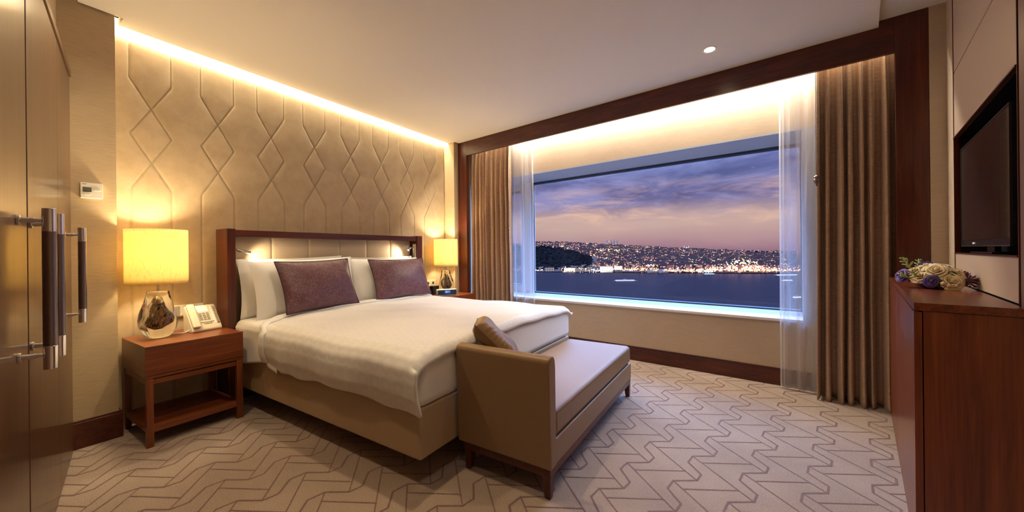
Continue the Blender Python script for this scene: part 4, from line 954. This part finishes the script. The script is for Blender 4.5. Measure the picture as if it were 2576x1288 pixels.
# scattered street lights
lamps = {'amber': emit('amber_street_light', (1, .33, .07, 1), 2.8, True), 'pink': emit('pinkish_street_light', (1, .50, .40, 1), 3.0, True), 'white': emit('white_street_light', (1, .85, .68, 1), 8, True), 'gold': emit('golden_flood_light', (1, .62, .22, 1), 11, True)}
def lightset(name, key, pts, label):
    mb = MB()
    for p, r in pts: mb.add([p + Vector((0, 0, r)), p - Vector((0, 0, r)), p + rt * r, p - rt * r, p + fw * r, p - fw * r], [(0, 2, 5), (0, 5, 3), (0, 3, 4), (0, 4, 2), (1, 5, 2), (1, 3, 5), (1, 4, 3), (1, 2, 4)])
    tag(mb.build(name, lamps[key]), label, 'lights', kind='stuff')
A_, Pk, Wh, Gd = [], [], [], []
for k in range(4600):
    px = rn.uniform(1345, 2450); s_ = shore(px); t_ = s_ + 8 + (2480 - s_) * rn.random() ** 1.2
    if forest_covers(px, t_) or (px < 1508 and t_ < s_ + 450): continue
    if t_ > 2050 and 1790 < px < 2050 and rn.random() < .8: continue
    c_ = rn.random(); r = t_ / FPX * rn.choice((.45, .6, .8, 1.15)); p = OUT(px, t_, gz(px, t_) + rn.uniform(5, 16))
    (A_ if c_ < .33 else Pk if c_ < .86 else Wh).append((p, r))
for k in range(1100):    # the brightly lit quay
    px = rn.gauss(1862, 42) if k % 4 else rn.uniform(1560, 2030); s_ = shore(px); h = abs(rn.gauss(0, 1)); wgt = exp(-((px - 1865) / 55) ** 2)
    tt = s_ + 2 + rn.uniform(0, 70) * wgt; p = OUT(px, tt, gz(px, tt) + 3 + h * (3 + 7 * wgt)); c_ = rn.random(); (Gd if c_ < .55 else Wh if c_ < .85 else A_).append((p, s_ / FPX * rn.uniform(.5, 1.1 + 1.3 * wgt)))
for px0, px1, y_, n_, S in ((1340, 1365, 679, 14, Wh), (1412, 1475, 676, 34, Gd), (1412, 1500, 683, 30, Wh), (1485, 1510, 680, 20, Wh), (1490, 1508, 668, 14, A_), (1540, 1640, 677, 60, A_), (1540, 1660, 676, 30, Gd), (1425, 1530, 634, 34, Gd), (1425, 1530, 640, 26, A_), (1500, 1560, 629, 20, Gd), (1625, 1645, 668, 16, Wh), (1680, 1760, 681, 60, Gd), (1750, 1800, 683, 46, Wh), (1640, 1680, 679, 22, A_), (1905, 2010, 681, 50, A_)):
    for k in range(n_):
        px = rn.uniform(px0, px1); s_ = shore(px); yy = y_ + rn.gauss(0, 1.6)
        tt = s_ + 4 if yy > 660 else s_ + 430 + 100 * rn.random()
        if y_ in (634, 640): yy = 634 + (px - 1425) * .13 + rn.gauss(0, 2)
        p = OUT(px, tt, 1.15 + (hor(px) - yy) / FPX * tt); S.append((p, tt / FPX * rn.uniform(.5, 1.3)))
lightset('amber_lights', 'amber', A_, 'amber street lights scattered over the far shore'); lightset('pink_lights', 'pink', Pk, 'pinkish pinprick lights scattered over the hillside')
lightset('white_lights', 'white', Wh, 'white lights scattered along the far shore'); lightset('golden_lights', 'gold', Gd, 'golden floodlights crowding the bright quay')
# landmark buildings on the shore
def at_row(px, row, t_): return OUT(px, t_, 1.15 + (hor(px) - row) / FPX * t_)
def block(name, px0, px1, row0, row1, t_, mats, label, depth=14, wins=None, cat='building'):
    c = (px0 + px1) / 2; e = thing(name, at_row(c, row0, t_), label, cat, rz=YAW); w = (px1 - px0) / FPX * t_; h = (row0 - row1) / FPX * t_
    def L(x, y, z): return Vector(e.location) + rt * x + fw * y + Vector((0, 0, z))
    MB().box((-w / 2, 0, -2), (w / 2, depth, h), L).build('wall', mats[0], e)
    MB().box((-w / 2 - .6, -.6, h), (w / 2 + .6, depth + .6, h + .8), L).build('roof', roof_m, e)
    if wins:
        nx, nz = wins; mb = MB()
        for i in range(nx):
            for j in range(nz): x = -w / 2 + w * (i + .5) / nx; z = h * (j + .5) / nz; mb.box((x - w / nx * .2, -.25, z - h / nz * .28), (x + w / nx * .2, 0, z + h / nz * .28), L)
        mb.build('windows', mats[1], e)
    return e, L, w, h
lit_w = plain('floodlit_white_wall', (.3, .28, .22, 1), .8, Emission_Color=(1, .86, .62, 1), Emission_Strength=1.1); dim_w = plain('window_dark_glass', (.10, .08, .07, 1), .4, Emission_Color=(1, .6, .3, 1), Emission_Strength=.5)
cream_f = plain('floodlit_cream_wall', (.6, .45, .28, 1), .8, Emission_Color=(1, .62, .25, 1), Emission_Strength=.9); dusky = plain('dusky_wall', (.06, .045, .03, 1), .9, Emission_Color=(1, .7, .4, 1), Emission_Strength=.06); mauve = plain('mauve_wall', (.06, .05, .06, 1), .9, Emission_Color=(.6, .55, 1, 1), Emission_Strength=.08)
for m_ in (lit_w, dim_w, cream_f, dusky, mauve): m_.cycles.emission_sampling = 'NONE'  # light on these walls and panes is put in as emission
S_ = shore
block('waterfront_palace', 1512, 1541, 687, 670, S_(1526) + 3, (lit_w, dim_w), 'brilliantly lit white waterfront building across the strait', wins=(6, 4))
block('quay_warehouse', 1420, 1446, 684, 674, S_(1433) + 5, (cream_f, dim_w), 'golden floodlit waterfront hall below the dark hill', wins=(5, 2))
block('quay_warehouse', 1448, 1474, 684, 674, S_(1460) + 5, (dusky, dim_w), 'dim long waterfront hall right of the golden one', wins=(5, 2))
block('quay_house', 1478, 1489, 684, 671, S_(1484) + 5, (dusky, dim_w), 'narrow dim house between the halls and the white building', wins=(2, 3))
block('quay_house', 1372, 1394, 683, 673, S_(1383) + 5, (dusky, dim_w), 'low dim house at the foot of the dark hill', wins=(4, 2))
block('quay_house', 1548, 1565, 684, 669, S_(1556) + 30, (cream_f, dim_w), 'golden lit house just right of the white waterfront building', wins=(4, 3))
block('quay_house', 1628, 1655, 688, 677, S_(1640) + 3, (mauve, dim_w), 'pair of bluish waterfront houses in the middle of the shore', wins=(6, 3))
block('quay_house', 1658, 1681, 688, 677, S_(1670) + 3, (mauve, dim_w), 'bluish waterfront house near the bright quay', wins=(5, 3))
for a, b_, lb in ((1529, 1541, 'left'), (1546, 1555, 'right')):
    tw = thing('skyscraper', at_row((a + b_) / 2, 622, 4200), f'{lb} one of two hazy tower blocks on the skyline', 'tower', rz=YAW)
    w = (b_ - a) / FPX * 4200; h = 18 / FPX * 4200; L = lambda x, y, z: Vector(tw.location) + rt * x + fw * y + Vector((0, 0, z))
    MB().box((-w / 2, 0, -60), (w / 2, w, h), L).build('tower_body', plain('haze_tinted_tower', (.20, .10, .075, 1), 1), tw)  # haze is put into the tower's reddish wall colour
    mb = MB()
    for q in range(26): x = rn.uniform(-w / 2, w / 2); z = rn.uniform(0, h); mb.box((x - 2, -1, z - 2), (x + 2, 0, z + 2), L)
    mb.build('lit_windows', lamps['amber'], tw)
# mosque with two minarets on the ridge, and the lit gateway building near the quay
mq = thing('mosque', at_row(1728, 626, 2450), 'small lit domed mosque with two minarets on the ridge', 'mosque', rz=YAW); s = 2450 / FPX
L = lambda x, y, z: Vector(mq.location) + rt * (x * s) + fw * (y * s) + Vector((0, 0, z * s))
blue_w = plain('blue_glow_stone', (.5, .5, .6, 1), .8, Emission_Color=(.5, .55, 1, 1), Emission_Strength=.6); blue_w.cycles.emission_sampling = 'NONE'  # blue light on the stone is put in as emission
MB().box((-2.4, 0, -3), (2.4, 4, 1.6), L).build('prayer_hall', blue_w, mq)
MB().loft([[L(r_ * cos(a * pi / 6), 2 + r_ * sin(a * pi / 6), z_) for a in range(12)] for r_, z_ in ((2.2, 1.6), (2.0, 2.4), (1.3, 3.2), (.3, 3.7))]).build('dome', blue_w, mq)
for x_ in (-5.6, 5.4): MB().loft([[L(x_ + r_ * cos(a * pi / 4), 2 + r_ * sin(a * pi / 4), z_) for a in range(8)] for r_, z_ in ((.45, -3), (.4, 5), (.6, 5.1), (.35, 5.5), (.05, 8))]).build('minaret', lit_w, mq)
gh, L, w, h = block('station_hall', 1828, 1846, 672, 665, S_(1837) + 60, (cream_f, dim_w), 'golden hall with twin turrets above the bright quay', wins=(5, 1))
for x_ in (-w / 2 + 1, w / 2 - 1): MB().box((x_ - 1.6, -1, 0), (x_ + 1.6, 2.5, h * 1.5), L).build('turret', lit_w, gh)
# boats
hull_m = plain('boat_hull', (.10, .09, .09, 1), .5); 
def boat(px0, px1, row, label, glow, hgt=.0):
    c = (px0 + px1) / 2; t_ = 61 * FPX / (row - hor(c)); e = thing('ferry', OUT(c, t_, EXT), label, 'boat', rz=YAW); w = (px1 - px0) / FPX * t_
    L = lambda x, y, z: Vector(e.location) + rt * x + fw * y + Vector((0, 0, z)); wd = max(2.5, w * .12)
    MB().loft([[L(x, y, z) for x, y in ((-w / 2 * k, 0), (-w / 2 * k * .85, -wd / 2), (w / 2 * k * .7, -wd / 2), (w / 2 * k, 0), (w / 2 * k * .7, wd / 2), (-w / 2 * k * .85, wd / 2))] for k, z in ((.92, -.3), (1, 1.5))]).build('hull', hull_m, e)
    MB().box((-w * .42, -wd * .35, 1.5), (w * .36, wd * .35, 3.2), L).build('cabin', hull_m, e)
    mb = MB(); mb.box((-w * .42, -wd * .36, 2.0), (w * .36, -wd * .35, 2.8), L); mb.build('lit_windows', glow, e)
    MB().box((-w * .1, -1, 3.2), (w * .05, 1, 4.8), L).build('wheelhouse', hull_m, e)
gl1 = emit('warm_cabin_light', (1, .62, .50, 1), 3, True); gl2 = emit('white_cabin_light', (.85, .95, 1, 1), 3, True)
boat(1542, 1603, 708, 'passenger ferry with a glowing row of cabin windows out on the water', gl1)
boat(1768, 1800, 691, 'white lit ferry moored at the bright quay', gl2)
boat(1946, 2012, 694, 'long white ferry off the far right shore behind the sheer curtain', gl2)
boat(1963, 1996, 708, 'small boat with yellow lights behind the right sheer curtain', gl1)
boat(1990, 2020, 752, 'nearest white boat, low behind the right sheer curtain', gl2)
